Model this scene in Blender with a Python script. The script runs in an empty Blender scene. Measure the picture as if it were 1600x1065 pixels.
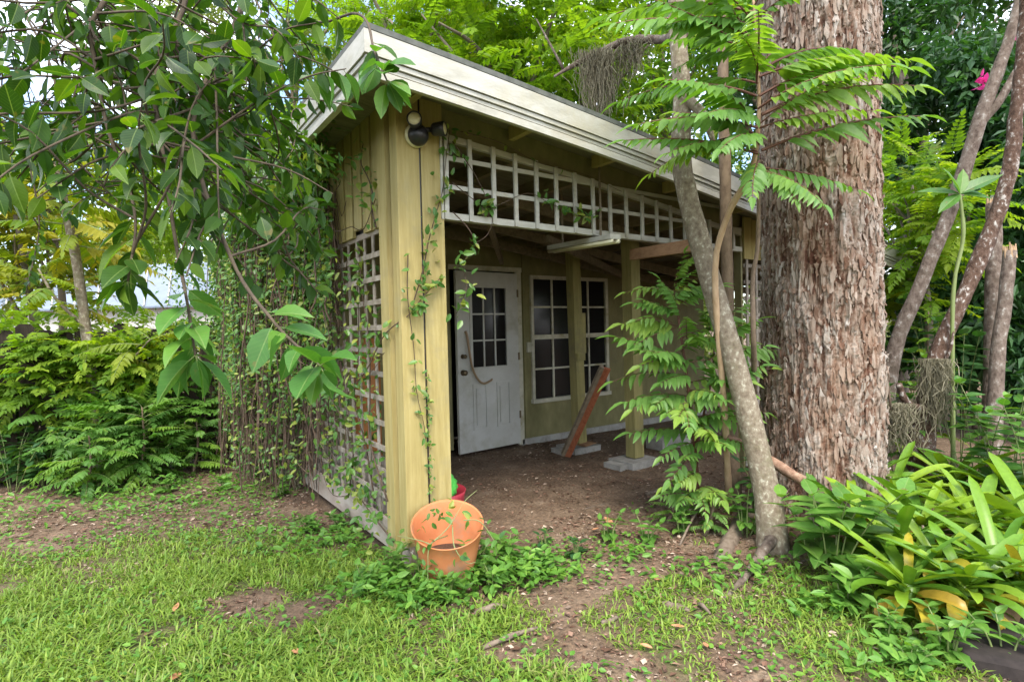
import bpy, math, random
import numpy as np
from mathutils import Matrix, Vector

# ------------------------------------------------------------------ camera, sky, sun, exposure
SC = bpy.context.scene
COL = SC.collection
FPX = 874.165                                   # focal length in photo pixels (1600 wide)
CAM = np.array([-1.3633, -3.0318, 1.40])
RV = np.array([0.81745837, -0.57546019, -0.02464505])
UV = np.array([0.0327271, 0.00368638, 0.99945753])
FV = np.array([0.57505717, 0.81782148, -0.0218466])
cd = bpy.data.cameras.new('camera'); cam = bpy.data.objects.new('camera', cd); COL.objects.link(cam)
cd.sensor_width = 36; cd.sensor_fit = 'HORIZONTAL'; cd.lens = 36 * FPX / 1600; cd.clip_start = 0.02; cd.clip_end = 3000
cam.matrix_world = Matrix(((RV[0], UV[0], -FV[0], CAM[0]), (RV[1], UV[1], -FV[1], CAM[1]), (RV[2], UV[2], -FV[2], CAM[2]), (0, 0, 0, 1)))
SC.camera = cam
SUN_EL, SUN_AZ = math.radians(56), math.radians(212)     # azimuth clockwise from +Y
wd = bpy.data.worlds.new('World'); SC.world = wd; wd.use_nodes = True
nt = wd.node_tree; N = nt.nodes; L = nt.links
bg = N['Background']; bg.inputs['Strength'].default_value = 0.15
sky = N.new('ShaderNodeTexSky'); sky.sky_type = 'NISHITA'; sky.sun_disc = False
sky.sun_elevation = SUN_EL; sky.sun_rotation = SUN_AZ; sky.dust_density = 1.5; sky.ozone_density = 1.0
tc = N.new('ShaderNodeTexCoord'); nz = N.new('ShaderNodeTexNoise'); nz.inputs['Scale'].default_value = 3.2; nz.inputs['Detail'].default_value = 6
cr = N.new('ShaderNodeValToRGB'); cr.color_ramp.elements[0].position = 0.42; cr.color_ramp.elements[1].position = 0.64
mx = N.new('ShaderNodeMixRGB'); mx.inputs['Color2'].default_value = (8.0, 8.1, 8.4, 1)
L.new(tc.outputs['Generated'], nz.inputs['Vector']); L.new(nz.outputs['Fac'], cr.inputs['Fac'])
L.new(cr.outputs['Color'], mx.inputs['Fac']); L.new(sky.outputs['Color'], mx.inputs['Color1']); L.new(mx.outputs['Color'], bg.inputs['Color'])
sl = bpy.data.lights.new('sun', 'SUN'); sl.energy = 1.5; sl.angle = math.radians(25); sl.color = (1, 0.95, 0.86)
so = bpy.data.objects.new('sun', sl); COL.objects.link(so)
sd = Vector((math.sin(SUN_AZ) * math.cos(SUN_EL), math.cos(SUN_AZ) * math.cos(SUN_EL), math.sin(SUN_EL)))
so.rotation_euler = (-sd).to_track_quat('-Z', 'Y').to_euler()
vs = SC.view_settings; vs.view_transform = 'Standard'; vs.look = 'None'; vs.exposure = 1.82; vs.gamma = 1; vs.use_curve_mapping = False
cy = SC.cycles
cy.use_denoising = True; cy.max_bounces = 8; cy.diffuse_bounces = 6; cy.glossy_bounces = 3; cy.transmission_bounces = 5
cy.transparent_max_bounces = 4; cy.caustics_reflective = False; cy.caustics_refractive = False; cy.sample_clamp_indirect = 6

rng = np.random.default_rng(11)
random.seed(5)


def at(x, y, d):
    """place measured off the photograph: pixel and distance in metres along the view axis"""
    return CAM + d * (FV + RV * (x - 800) / FPX - UV * (y - 532.5) / FPX)


def gnd(x, y, z=0.0):
    d = FV + RV * (x - 800) / FPX - UV * (y - 532.5) / FPX
    return CAM + d * (z - CAM[2]) / d[2]


def nrm(a):
    a = np.asarray(a, float)
    return a / np.maximum(np.linalg.norm(a, axis=-1, keepdims=True), 1e-9)


# ------------------------------------------------------------------ noise
TAB = rng.random((64, 64))


def vn(x, y):
    x = np.asarray(x, float); y = np.asarray(y, float)
    xi = np.floor(x).astype(int); yi = np.floor(y).astype(int)
    fx = x - xi; fy = y - yi
    fx = fx * fx * (3 - 2 * fx); fy = fy * fy * (3 - 2 * fy)
    a = TAB[xi % 64, yi % 64]; b = TAB[(xi + 1) % 64, yi % 64]; c = TAB[xi % 64, (yi + 1) % 64]; d = TAB[(xi + 1) % 64, (yi + 1) % 64]
    return (a * (1 - fx) + b * fx) * (1 - fy) + (c * (1 - fx) + d * fx) * fy


def fbm(x, y, o=4):
    s = 0; a = .5
    for i in range(o):
        s = s + a * vn(x * 2 ** i + 13.7 * i, y * 2 ** i + 7.3 * i); a *= .5
    return s


def sstep(a, b, x):
    t = np.clip((np.asarray(x, float) - a) / (b - a), 0, 1)
    return t * t * (3 - 2 * t)


# ------------------------------------------------------------------ mesh collector
class Geo:
    def __init__(s):
        s.V = []; s.L = []; s.T = []; s.M = []; s.A = []; s.n = 0

    def add(s, V, F, rnd=0.5, mat=0):
        V = np.asarray(V, float).reshape(-1, 3)
        if isinstance(F, np.ndarray):
            s.L.append((F + s.n).ravel()); s.T.append(np.full(len(F), F.shape[1])); nf = len(F)
        else:
            nf = len(F)
            s.L.append(np.array([i for f in F for i in f], int) + s.n); s.T.append(np.array([len(f) for f in F], int))
        s.V.append(V); s.M.append(np.full(nf, mat))
        s.A.append(np.broadcast_to(np.asarray(rnd, float), (len(V),)).copy())
        s.n += len(V)
        return s

    def box(s, x0, x1, y0, y1, z0, z1, mat=0):
        V = [(x, y, z) for x in (x0, x1) for y in (y0, y1) for z in (z0, z1)]
        return s.add(V, [(0, 1, 3, 2), (4, 6, 7, 5), (0, 4, 5, 1), (2, 3, 7, 6), (0, 2, 6, 4), (1, 5, 7, 3)], random.random(), mat)

    def bar(s, p0, p1, w, t, up=(0, 0, 1), mat=0):
        p0 = np.asarray(p0, float); p1 = np.asarray(p1, float)
        d = nrm(p1 - p0); sd_ = nrm(np.cross(d, up)); u = np.cross(sd_, d)
        V = [p + a * sd_ * w / 2 + b * u * t / 2 for p in (p0, p1) for a in (-1, 1) for b in (-1, 1)]
        return s.add(V, [(0, 1, 3, 2), (4, 6, 7, 5), (0, 4, 5, 1), (2, 3, 7, 6), (0, 2, 6, 4), (1, 5, 7, 3)], random.random(), mat)

    def tube(s, P, r, n=8, smooth=4, rnd=0.5, mat=0, cap=True, wob=0.0):
        P = np.asarray(P, float)
        r = np.asarray(r, float) if np.ndim(r) else np.full(len(P), float(r))
        if smooth > 1 and len(P) > 2:
            P, r = curve(P, r, smooth)
        m = len(P)
        tg = nrm(np.gradient(P, axis=0))
        ref = np.array([0.3, 0.9, 0.2]) if abs(tg[0][2]) > .8 else np.array([0, 0, 1.])
        x = nrm(np.cross(tg[0], ref)); X = [x]
        for i in range(1, m):
            x = X[-1] - tg[i] * np.dot(X[-1], tg[i]); X.append(nrm(x))
        X = np.array(X); Y = np.cross(tg, X)
        a = np.arange(n) * 2 * math.pi / n
        rr = r[:, None] * np.ones((1, n))
        if wob:
            rr = rr * (1 + wob * (vn(np.arange(m)[:, None] * .6 + 3, np.cos(a)[None] * 1.5 + 9) - .5) * 2 + wob * .6 * (rng.random((m, n)) - .5))
        V = P[:, None] + rr[..., None] * (np.cos(a)[None, :, None] * X[:, None] + np.sin(a)[None, :, None] * Y[:, None])
        i = np.arange(m - 1)[:, None] * n; j = np.arange(n)[None]; k = (j + 1) % n
        F = np.stack([i + j, i + k, i + n + k, i + n + j], -1).reshape(-1, 4)
        s.add(V.reshape(-1, 3), F, rnd, mat)
        if cap:
            b = s.n - m * n
            s.L.append(np.arange(n)[::-1] + b); s.T.append(np.array([n])); s.M.append(np.array([mat]))
            s.L.append(np.arange(n) + b + (m - 1) * n); s.T.append(np.array([n])); s.M.append(np.array([mat]))
        return s

    def lathe(s, prof, c, n=32, axis=(0, 0, 1), rnd=.5, mat=0, fn=None):
        ax = nrm(axis); ref = np.array([1., 0, 0]) if abs(ax[0]) < .8 else np.array([0, 1., 0])
        x = nrm(np.cross(ref, ax)); x = nrm(np.cross(ax, x)); y = np.cross(ax, x)
        pr = np.array(prof, float); a = np.arange(n) * 2 * math.pi / n
        V = np.asarray(c, float) + pr[:, 0][:, None, None] * (np.cos(a)[None, :, None] * x + np.sin(a)[None, :, None] * y) + pr[:, 1][:, None, None] * ax
        if fn is not None:
            V = fn(V)
        m = len(pr)
        i = np.arange(m - 1)[:, None] * n; j = np.arange(n)[None]; k = (j + 1) % n
        F = np.stack([i + j, i + k, i + n + k, i + n + j], -1).reshape(-1, 4)
        return s.add(V.reshape(-1, 3), F, rnd, mat)

    def mesh(s, name, mats, smooth=False, off=None):
        me = bpy.data.meshes.new(name)
        V = np.concatenate(s.V)
        if off is not None:
            V = V - np.asarray(off)
        Lp = np.concatenate(s.L); T = np.concatenate(s.T)
        me.vertices.add(len(V)); me.vertices.foreach_set('co', V.ravel().astype(np.float32))
        me.loops.add(len(Lp)); me.loops.foreach_set('vertex_index', Lp.astype(np.int32))
        me.polygons.add(len(T)); st = np.concatenate([[0], np.cumsum(T)[:-1]])
        me.polygons.foreach_set('loop_start', st.astype(np.int32))
        me.polygons.foreach_set('material_index', np.concatenate(s.M).astype(np.int32))
        me.polygons.foreach_set('use_smooth', np.full(len(T), smooth))
        me.update(calc_edges=True)
        at_ = me.attributes.new('rnd', 'FLOAT', 'POINT'); at_.data.foreach_set('value', np.concatenate(s.A).astype(np.float32))
        for m in (mats if isinstance(mats, (list, tuple)) else [mats]):
            me.materials.append(m)
        return me


def curve(P, r, k):
    """Catmull-Rom resampling"""
    P = np.asarray(P, float); n = len(P)
    Q = np.vstack([2 * P[0] - P[1], P, 2 * P[-1] - P[-2]])
    out = []; ro = []
    for i in range(n - 1):
        a, b, c, d = Q[i:i + 4]
        for t in np.arange(k) / k:
            out.append(.5 * ((2 * b) + (c - a) * t + (2 * a - 5 * b + 4 * c - d) * t * t + (-a + 3 * b - 3 * c + d) * t ** 3))
            ro.append(r[i] * (1 - t) + r[i + 1] * t)
    out.append(P[-1]); ro.append(r[-1])
    return np.array(out), np.array(ro)


def setp(o, label=None, cat=None, group=None, kind=None):
    if label: o['label'] = label
    if cat: o['category'] = cat
    if group: o['group'] = group
    if kind: o['kind'] = kind
    return o


def thing(name, label, cat, loc, group=None):
    o = bpy.data.objects.new(name, None); o.empty_display_size = .1
    o.location = tuple(float(v) for v in loc); COL.objects.link(o)
    return setp(o, label, cat, group, 'thing')


def worldloc(o):
    v = Vector((0, 0, 0))
    while o is not None:
        v += o.location; o = o.parent
    return np.array(v)


def obj(name, g, mats, parent=None, smooth=False, loc=None):
    """one mesh object; vertices are given in world coordinates"""
    if parent is not None:
        off = worldloc(parent)
    else:
        off = np.zeros(3) if loc is None else np.asarray(loc, float)
    me = g.mesh(name, mats, smooth, off)
    o = bpy.data.objects.new(name, me); COL.objects.link(o)
    if parent is not None:
        o.parent = parent
    elif loc is not None:
        o.location = tuple(float(v) for v in loc)
    return o


def inst(name, me, parent, P, d, up, s):
    """one object that shares mesh data; local +Y goes along d"""
    y = nrm(d); z = np.asarray(up, float) - y * np.dot(up, y); z = nrm(z); x = np.cross(y, z)
    o = bpy.data.objects.new(name, me); COL.objects.link(o); o.parent = parent
    P = np.asarray(P) - worldloc(parent)
    sx = s if np.ndim(s) else (s, s, s)
    o.matrix_basis = Matrix(((x[0] * sx[0], y[0] * sx[1], z[0] * sx[2], P[0]), (x[1] * sx[0], y[1] * sx[1], z[1] * sx[2], P[1]), (x[2] * sx[0], y[2] * sx[1], z[2] * sx[2], P[2]), (0, 0, 0, 1)))
    return o


# ------------------------------------------------------------------ materials
def nodes(name):
    m = bpy.data.materials.new(name); m.use_nodes = True
    return m, m.node_tree.nodes, m.node_tree.links, m.node_tree.nodes['Principled BSDF']


def ramp(N, cols):
    r = N.new('ShaderNodeValToRGB'); e = r.color_ramp.elements
    while len(e) < len(cols):
        e.new(0.5)
    for i, (p, c) in enumerate(cols):
        e[i].position = p; e[i].color = (*c, 1)
    return r


def surf(name, cols, scale=6, stretch=(1, 1, 1), rough=.75, bump=.3, bscale=None, spec=.3, detail=6, piece=.0, dirt=None, dscale=1.5, dist=.01):
    """noise-coloured surface in world position; 'piece' shifts brightness for each single board or stone; 'dirt' = blotches of a second colour"""
    m, N, L, b = nodes(name)
    ge = N.new('ShaderNodeNewGeometry'); mp = N.new('ShaderNodeMapping'); mp.inputs['Scale'].default_value = stretch
    n = N.new('ShaderNodeTexNoise'); n.inputs['Scale'].default_value = scale; n.inputs['Detail'].default_value = detail; n.inputs['Roughness'].default_value = .65
    r = ramp(N, cols)
    L.new(ge.outputs['Position'], mp.inputs['Vector']); L.new(mp.outputs['Vector'], n.inputs['Vector']); L.new(n.outputs['Fac'], r.inputs['Fac'])
    c = r.outputs['Color']
    if dirt is not None:
        dn = N.new('ShaderNodeTexNoise'); dn.inputs['Scale'].default_value = dscale; dn.inputs['Detail'].default_value = 8; dn.inputs['Roughness'].default_value = .7
        L.new(ge.outputs['Position'], dn.inputs['Vector'])
        dr = ramp(N, [(.52, (0, 0, 0)), (.68, (1, 1, 1))]); L.new(dn.outputs['Fac'], dr.inputs['Fac'])
        mm = N.new('ShaderNodeMixRGB'); mm.inputs['Color2'].default_value = (*dirt, 1)
        L.new(dr.outputs['Color'], mm.inputs['Fac']); L.new(c, mm.inputs['Color1']); c = mm.outputs['Color']
    if piece:
        a = N.new('ShaderNodeAttribute'); a.attribute_name = 'rnd'
        oi = N.new('ShaderNodeObjectInfo'); ad = N.new('ShaderNodeMath'); ad.operation = 'ADD'
        L.new(a.outputs['Fac'], ad.inputs[0]); L.new(oi.outputs['Random'], ad.inputs[1])
        fr = N.new('ShaderNodeMath'); fr.operation = 'FRACT'; L.new(ad.outputs[0], fr.inputs[0])
        mr = N.new('ShaderNodeMapRange'); mr.inputs['To Min'].default_value = 1 - piece; mr.inputs['To Max'].default_value = 1 + piece
        L.new(fr.outputs[0], mr.inputs['Value'])
        hs = N.new('ShaderNodeHueSaturation'); L.new(mr.outputs[0], hs.inputs['Value']); L.new(c, hs.inputs['Color']); c = hs.outputs['Color']
    L.new(c, b.inputs['Base Color'])
    b.inputs['Roughness'].default_value = rough; b.inputs['Specular IOR Level'].default_value = spec
    if bump:
        n2 = n
        if bscale:
            n2 = N.new('ShaderNodeTexNoise'); n2.inputs['Scale'].default_value = bscale; n2.inputs['Detail'].default_value = 6; L.new(mp.outputs['Vector'], n2.inputs['Vector'])
        bp = N.new('ShaderNodeBump'); bp.inputs['Strength'].default_value = bump; bp.inputs['Distance'].default_value = dist
        L.new(n2.outputs['Fac'], bp.inputs['Height']); L.new(bp.outputs['Normal'], b.inputs['Normal'])
    return m


def leafmat(name, cols, trans=.35, rough=.45, tint=(1.25, 1.35, .45), spec=.4, veins=False):
    m, N, L, b = nodes(name)
    a = N.new('ShaderNodeAttribute'); a.attribute_name = 'rnd'
    oi = N.new('ShaderNodeObjectInfo'); ad = N.new('ShaderNodeMath'); ad.operation = 'ADD'
    fr = N.new('ShaderNodeMath'); fr.operation = 'FRACT'
    L.new(a.outputs['Fac'], ad.inputs[0]); L.new(oi.outputs['Random'], ad.inputs[1]); L.new(ad.outputs[0], fr.inputs[0])
    k = len(cols); r = ramp(N, [((i + .5) / k, c) for i, c in enumerate(cols)]); L.new(fr.outputs[0], r.inputs['Fac'])
    ge = N.new('ShaderNodeNewGeometry'); nz = N.new('ShaderNodeTexNoise'); nz.inputs['Scale'].default_value = 40; L.new(ge.outputs['Position'], nz.inputs['Vector'])
    mr = N.new('ShaderNodeMapRange'); mr.inputs['To Min'].default_value = .75; mr.inputs['To Max'].default_value = 1.25; L.new(nz.outputs['Fac'], mr.inputs['Value'])
    hs = N.new('ShaderNodeHueSaturation'); L.new(mr.outputs[0], hs.inputs['Value']); L.new(r.outputs['Color'], hs.inputs['Color'])
    if veins:                                     # pale midrib and side veins, brown blemishes
        def mth(op, a_, b_=None):
            q = N.new('ShaderNodeMath'); q.operation = op
            for i_, v_ in enumerate((a_, b_)):
                if v_ is None: continue
                if isinstance(v_, (int, float)): q.inputs[i_].default_value = v_
                else: L.new(v_, q.inputs[i_])
            return q.outputs[0]
        co = N.new('ShaderNodeTexCoord'); sx = N.new('ShaderNodeSeparateXYZ'); L.new(co.outputs['Object'], sx.inputs[0])
        ax = mth('ABSOLUTE', sx.outputs['X']); ph = mth('FRACT', mth('MULTIPLY', mth('SUBTRACT', sx.outputs['Y'], mth('MULTIPLY', ax, .9)), 9.0))
        v1 = mth('LESS_THAN', mth('ABSOLUTE', mth('SUBTRACT', ph, .5)), .07); v2 = mth('LESS_THAN', ax, .014)
        vv = mth('ADD', mth('MULTIPLY', v1, .10), mth('MULTIPLY', v2, .35))
        mv = N.new('ShaderNodeMixRGB'); mv.inputs['Color2'].default_value = (.26, .34, .12, 1); L.new(vv, mv.inputs['Fac']); L.new(hs.outputs['Color'], mv.inputs['Color1'])
        n5 = N.new('ShaderNodeTexNoise'); n5.inputs['Scale'].default_value = 22; n5.inputs['Detail'].default_value = 3; L.new(ge.outputs['Position'], n5.inputs['Vector'])
        r5 = ramp(N, [(.66, (0, 0, 0)), (.72, (.8, .8, .8))]); L.new(n5.outputs['Fac'], r5.inputs['Fac'])
        m5 = N.new('ShaderNodeMixRGB'); m5.inputs['Color2'].default_value = (.16, .13, .04, 1); L.new(r5.outputs['Color'], m5.inputs['Fac']); L.new(mv.outputs['Color'], m5.inputs['Color1'])
        hs = m5
    L.new(hs.outputs['Color'], b.inputs['Base Color']); b.inputs['Roughness'].default_value = rough; b.inputs['Specular IOR Level'].default_value = spec
    t = N.new('ShaderNodeBsdfTranslucent'); mu = N.new('ShaderNodeMixRGB'); mu.blend_type = 'MULTIPLY'; mu.inputs['Fac'].default_value = 1
    mu.inputs['Color2'].default_value = (*tint, 1); L.new(hs.outputs['Color'], mu.inputs['Color1']); L.new(mu.outputs['Color'], t.inputs['Color'])
    ms = N.new('ShaderNodeMixShader'); ms.inputs['Fac'].default_value = trans
    L.new(b.outputs['BSDF'], ms.inputs[1]); L.new(t.outputs['BSDF'], ms.inputs[2]); L.new(ms.outputs['Shader'], N['Material Output'].inputs['Surface'])
    return m


def plain(name, col, rough=.5, metal=0, spec=.5):
    m, N, L, b = nodes(name)
    b.inputs['Base Color'].default_value = (*col, 1); b.inputs['Roughness'].default_value = rough; b.inputs['Metallic'].default_value = metal; b.inputs['Specular IOR Level'].default_value = spec
    return m


M = {}
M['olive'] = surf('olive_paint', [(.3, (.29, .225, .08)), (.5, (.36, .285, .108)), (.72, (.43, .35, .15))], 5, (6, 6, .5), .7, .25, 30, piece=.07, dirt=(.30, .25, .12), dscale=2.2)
M['olive_shaded'] = surf('olive_paint_shaded', [(.3, (.165, .15, .065)), (.5, (.205, .185, .083)), (.7, (.25, .225, .105))], 4, (2, 2, 1), .8, .15, 40, dirt=(.17, .15, .08), dscale=1.2)  # same olive paint, with the shade under the roof put into its colour
M['olive_in_shaded'] = surf('olive_paint_shaded_inner', [(.3, (.21, .185, .07)), (.5, (.27, .235, .09)), (.72, (.33, .285, .12))], 5, (6, 6, .5), .75, .25, 30, dirt=(.2, .17, .09), dscale=2.2)  # olive paint again, darkened to carry the porch shade on the inner posts
M['white'] = surf('weathered_white_paint', [(.3, (.33, .315, .26)), (.5, (.43, .415, .355)), (.7, (.50, .485, .435))], 5, (1, 1, 3), .6, .15, 35, piece=.05, dirt=(.40, .37, .28), dscale=3)
M['lattice'] = surf('grey_lattice_wood', [(.3, (.16, .13, .095)), (.5, (.26, .22, .175)), (.7, (.35, .31, .265))], 12, (1, 1, 1), .85, .3, 60, piece=.15)
M['greyboard'] = surf('grey_pink_board', [(.3, (.22, .175, .14)), (.5, (.31, .255, .21)), (.7, (.38, .33, .28))], 5, (1, .6, 2), .85, .3, 40, piece=.12)
M['roof'] = surf('roof_edge', [(.3, (.06, .065, .055)), (.6, (.12, .125, .11))], 14, rough=.8)
M['rafter'] = surf('rafter_wood', [(.3, (.14, .11, .07)), (.6, (.24, .19, .13))], 8, (3, 1, 3), .85, .2, piece=.2)
M['deck'] = surf('roof_underside', [(.3, (.15, .13, .095)), (.6, (.24, .21, .16))], 5, (1, 4, 1), .9, .2)
M['redwood'] = surf('red_board', [(.3, (.22, .06, .025)), (.6, (.34, .115, .055))], 9, (4, 4, 1), .65, .2)
M['redbeam'] = surf('reddish_beam', [(.3, (.26, .14, .075)), (.6, (.38, .22, .12))], 9, (4, 1, 4), .8, .2)
M['glass'] = plain('dark_pane', (.014, .013, .013), .12, 0, .2)
M['frame'] = surf('window_frame_paint', [(.3, (.40, .38, .28)), (.6, (.56, .53, .42))], 7, (1, 1, 1), .6, .1, dirt=(.3, .26, .15), dscale=5)
M['door'] = surf('door_paint', [(.3, (.44, .43, .38)), (.6, (.53, .52, .48))], 3, rough=.55, bump=.03, dirt=(.40, .38, .31), dscale=2.4)
M['brass'] = plain('dull_brass', (.16, .12, .07), .4, .8)
M['rustbrown'] = plain('worn_brown_handle', (.30, .20, .11), .6)
M['concrete'] = surf('concrete', [(.3, (.24, .225, .20)), (.6, (.38, .365, .33))], 10, rough=.95, bump=.4)
M['terracotta'] = surf('terracotta_plastic', [(.3, (.46, .15, .055)), (.5, (.53, .19, .075)), (.7, (.56, .23, .10))], 5, rough=.7, bump=.08, dirt=(.36, .20, .12), dscale=7)
M['soil'] = surf('pot_soil', [(.3, (.05, .03, .02)), (.6, (.13, .075, .05))], 60, rough=1, bump=.8)
M['red'] = plain('red_plastic', (.36, .03, .05), .4)
M['greenbag'] = surf('green_plastic', [(.3, (.05, .42, .05)), (.6, (.12, .60, .10))], 20, rough=.35, bump=.3, spec=.5)
M['bluebag'] = surf('pale_blue_plastic', [(.3, (.30, .40, .42)), (.6, (.45, .53, .54))], 20, rough=.4, bump=.3)
M['orange'] = plain('orange_plastic', (.30, .11, .02), .6)
M['black'] = plain('black_plastic', (.018, .017, .02), .35)
M['lens'] = plain('cream_lens', (.62, .58, .38), .25)
M['fence'] = surf('dark_fence_wood', [(.3, (.016, .012, .009)), (.5, (.032, .024, .017)), (.7, (.06, .044, .031))], 6, (6, 6, .6), .95, .4, piece=.3)
M['metalroof'] = surf('pale_metal_roof', [(.3, (.15, .18, .235)), (.6, (.185, .22, .28))], 2, rough=.5, bump=.02, piece=.04)
M['stucco'] = surf('stucco', [(.3, (.45, .42, .38)), (.6, (.52, .5, .46))], 6, rough=.9)
M['bark_smooth'] = surf('smooth_grey_bark', [(.32, (.12, .088, .06)), (.47, (.19, .15, .105)), (.58, (.25, .21, .15)), (.66, (.42, .39, .30))], 34, (1, 1, .8), .9, .5, 60, dirt=(.15, .13, .075), dscale=5)
M['bark_thin'] = surf('thin_brown_bark', [(.3, (.11, .075, .05)), (.6, (.21, .15, .10))], 30, (1, 1, .5), .9, .5)
M['bark_dark'] = surf('dark_twig_bark', [(.3, (.045, .034, .024)), (.6, (.10, .075, .05))], 30, (1, 1, .5), .9, .5)
M['bark_tan'] = surf('peeled_tan_wood', [(.3, (.30, .19, .10)), (.6, (.45, .31, .19))], 20, (1, 1, .4), .8, .3)
M['bark_grey'] = surf('grey_right_bark', [(.34, (.075, .052, .04)), (.47, (.15, .112, .088)), (.58, (.20, .16, .13)), (.66, (.36, .33, .29))], 22, (1, 1, .7), .92, .8, dirt=(.10, .075, .055), dscale=5, dist=.02)
M['bark_speck'] = surf('dark_speckled_bark', [(.35, (.05, .028, .018)), (.5, (.11, .065, .045)), (.57, (.14, .10, .08)), (.63, (.42, .38, .34))], 26, (1, 1, .7), .95, .8, dist=.03)
M['redbark'] = surf('reddish_dead_bark', [(.3, (.13, .07, .045)), (.5, (.24, .14, .09)), (.65, (.33, .23, .16))], 30, (1, 1, 1), .9, .6)
M['bark_far'] = surf('far_bark', [(.3, (.12, .095, .07)), (.6, (.22, .18, .14))], 10, (1, 1, .4), .9, .4)
M['stick'] = surf('dry_stick', [(.3, (.10, .07, .05)), (.6, (.20, .155, .115))], 30, rough=.9, bump=.4, piece=.25)
M['moss'] = leafmat('spanish_moss', [(.30, .27, .19), (.38, .35, .25), (.23, .21, .14)], .4, .9, (1, 1, .8), .1)
M['vinestem'] = surf('vine_stem', [(.3, (.055, .035, .024)), (.6, (.13, .088, .06))], 30, rough=.9, bump=.2, piece=.35)
M['greenstem'] = plain('green_stem', (.16, .20, .06), .6)
M['redstem'] = plain('reddish_stem', (.13, .05, .03), .6)
M['leaf_big'] = leafmat('glossy_dark_leaf', [(.018, .046, .010), (.026, .062, .012), (.042, .095, .015), (.021, .053, .012), (.03, .075, .015), (.085, .155, .018)], .38, .33, (1.9, 2.1, .25), .14)
M['leaf_bright'] = leafmat('young_glossy_leaf', [(.060, .165, .03), (.085, .205, .035), (.05, .14, .03), (.11, .23, .035)], .35, .33, (1.3, 1.5, .4), .3, True)
M['leaf_big_v'] = leafmat('glossy_veined_leaf', [(.020, .052, .012), (.030, .070, .014), (.048, .11, .018), (.024, .060, .014), (.10, .17, .02)], .4, .33, (1.8, 2.1, .25), .28, True)
M['leaf_pin'] = leafmat('pinnate_leaf', [(.13, .26, .055), (.17, .31, .06), (.115, .24, .055), (.24, .36, .06)], .4, .42, (1.35, 1.5, .35), .35)
M['leaf_yel'] = leafmat('yellow_green_leaf', [(.17, .25, .02), (.24, .30, .025), (.12, .22, .025), (.32, .30, .03)], .5, .5, (1.3, 1.25, .3), .25)
M['leaf_lime'] = leafmat('lime_leaf', [(.15, .28, .025), (.21, .34, .03), (.13, .24, .03), (.27, .37, .04)], .58, .5, (1.45, 1.45, .3), .2)
M['leaf_oak'] = leafmat('pale_fine_leaf', [(.17, .23, .06), (.22, .27, .08), (.13, .19, .045)], .45, .6, (1.2, 1.2, .5), .2)
M['leaf_hedge'] = leafmat('dark_hedge_leaf', [(.028, .08, .022), (.042, .11, .03), (.065, .145, .035), (.036, .095, .035)], .3, .4, (1.3, 1.6, .4), .4)
M['leaf_vine'] = leafmat('small_vine_leaf', [(.075, .18, .035), (.12, .24, .04), (.06, .15, .035), (.27, .32, .06)], .35, .35, (1.2, 1.3, .4), .4)
M['leaf_fern'] = leafmat('fern_green_leaf', [(.075, .18, .03), (.105, .23, .035), (.15, .27, .03)], .4, .5, (1.3, 1.4, .35), .3)
M['leaf_weed'] = leafmat('weed_leaf', [(.10, .24, .035), (.135, .29, .04), (.085, .20, .035), (.18, .34, .05)], .35, .45, (1.3, 1.4, .35), .35)
M['leaf_weed_v'] = leafmat('veined_weed_leaf', [(.09, .22, .035), (.125, .27, .04), (.08, .19, .035), (.16, .31, .05)], .35, .4, (1.3, 1.4, .35), .35, True)
M['brom'] = leafmat('strap_leaf', [(.11, .23, .02), (.16, .29, .022), (.23, .35, .028), (.085, .20, .025)], .3, .3, (1.2, 1.2, .3), .35)
M['brom_y'] = leafmat('yellowing_strap_leaf', [(.34, .29, .025), (.40, .31, .03), (.28, .30, .03), (.36, .22, .03)], .25, .35, (1.1, 1.0, .4), .4)
M['brom_d'] = leafmat('dead_strap_leaf', [(.16, .10, .055), (.24, .16, .09), (.11, .07, .04)], .15, .8, (1, .9, .6), .1)
M['grass'] = leafmat('grass_blade', [(.16, .27, .04), (.22, .33, .05), (.28, .37, .06), (.12, .23, .035), (.36, .32, .14), (.19, .31, .04)], .35, .45, (1.2, 1.2, .35), .3)
M['litter'] = leafmat('leaf_litter', [(.10, .055, .035), (.19, .105, .07), (.29, .18, .125), (.07, .04, .028), (.48, .37, .28)], .1, .85, (1, .9, .7), .15)
M['petal'] = leafmat('pink_petal', [(.60, .03, .24), (.70, .06, .32)], .3, .5, (1.1, 1, 1), .2)
M['whitepetal'] = leafmat('white_petal', [(.75, .75, .68)], .2, .6, (1, 1, 1), .2)

# ------------------------------------------------------------------ leaf templates (length 1 along +Y, face up +Z)


def tpl_leaf(w=.42, fold=.12, droop=.12, prof=((.12, .55), (.38, 1.0), (.68, .8)), stem=0.0):
    """two halves that meet in a crease along the midrib"""
    V = []; F = []; n = len(prof)
    for sg in (-1, 1):
        o = len(V); V.append((0, 0, 0))
        for y, k in prof:
            z = -droop * y * y; hw = w / 2 * k
            V += [(sg * hw, y, z + fold * hw * 2), (0, y, z)]
        V.append((0, 1, -droop)); t = len(V) - 1
        q = lambda *f: F.append(tuple(o + i if i >= 0 else t for i in (f if sg > 0 else f[::-1])))
        q(0, 1, 2)
        for i in range(n - 1):
            q(1 + 2 * i, 3 + 2 * i, 4 + 2 * i, 2 + 2 * i)
        q(2 * n - 1, -1, 2 * n)
    return np.array(V, float), F


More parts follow.
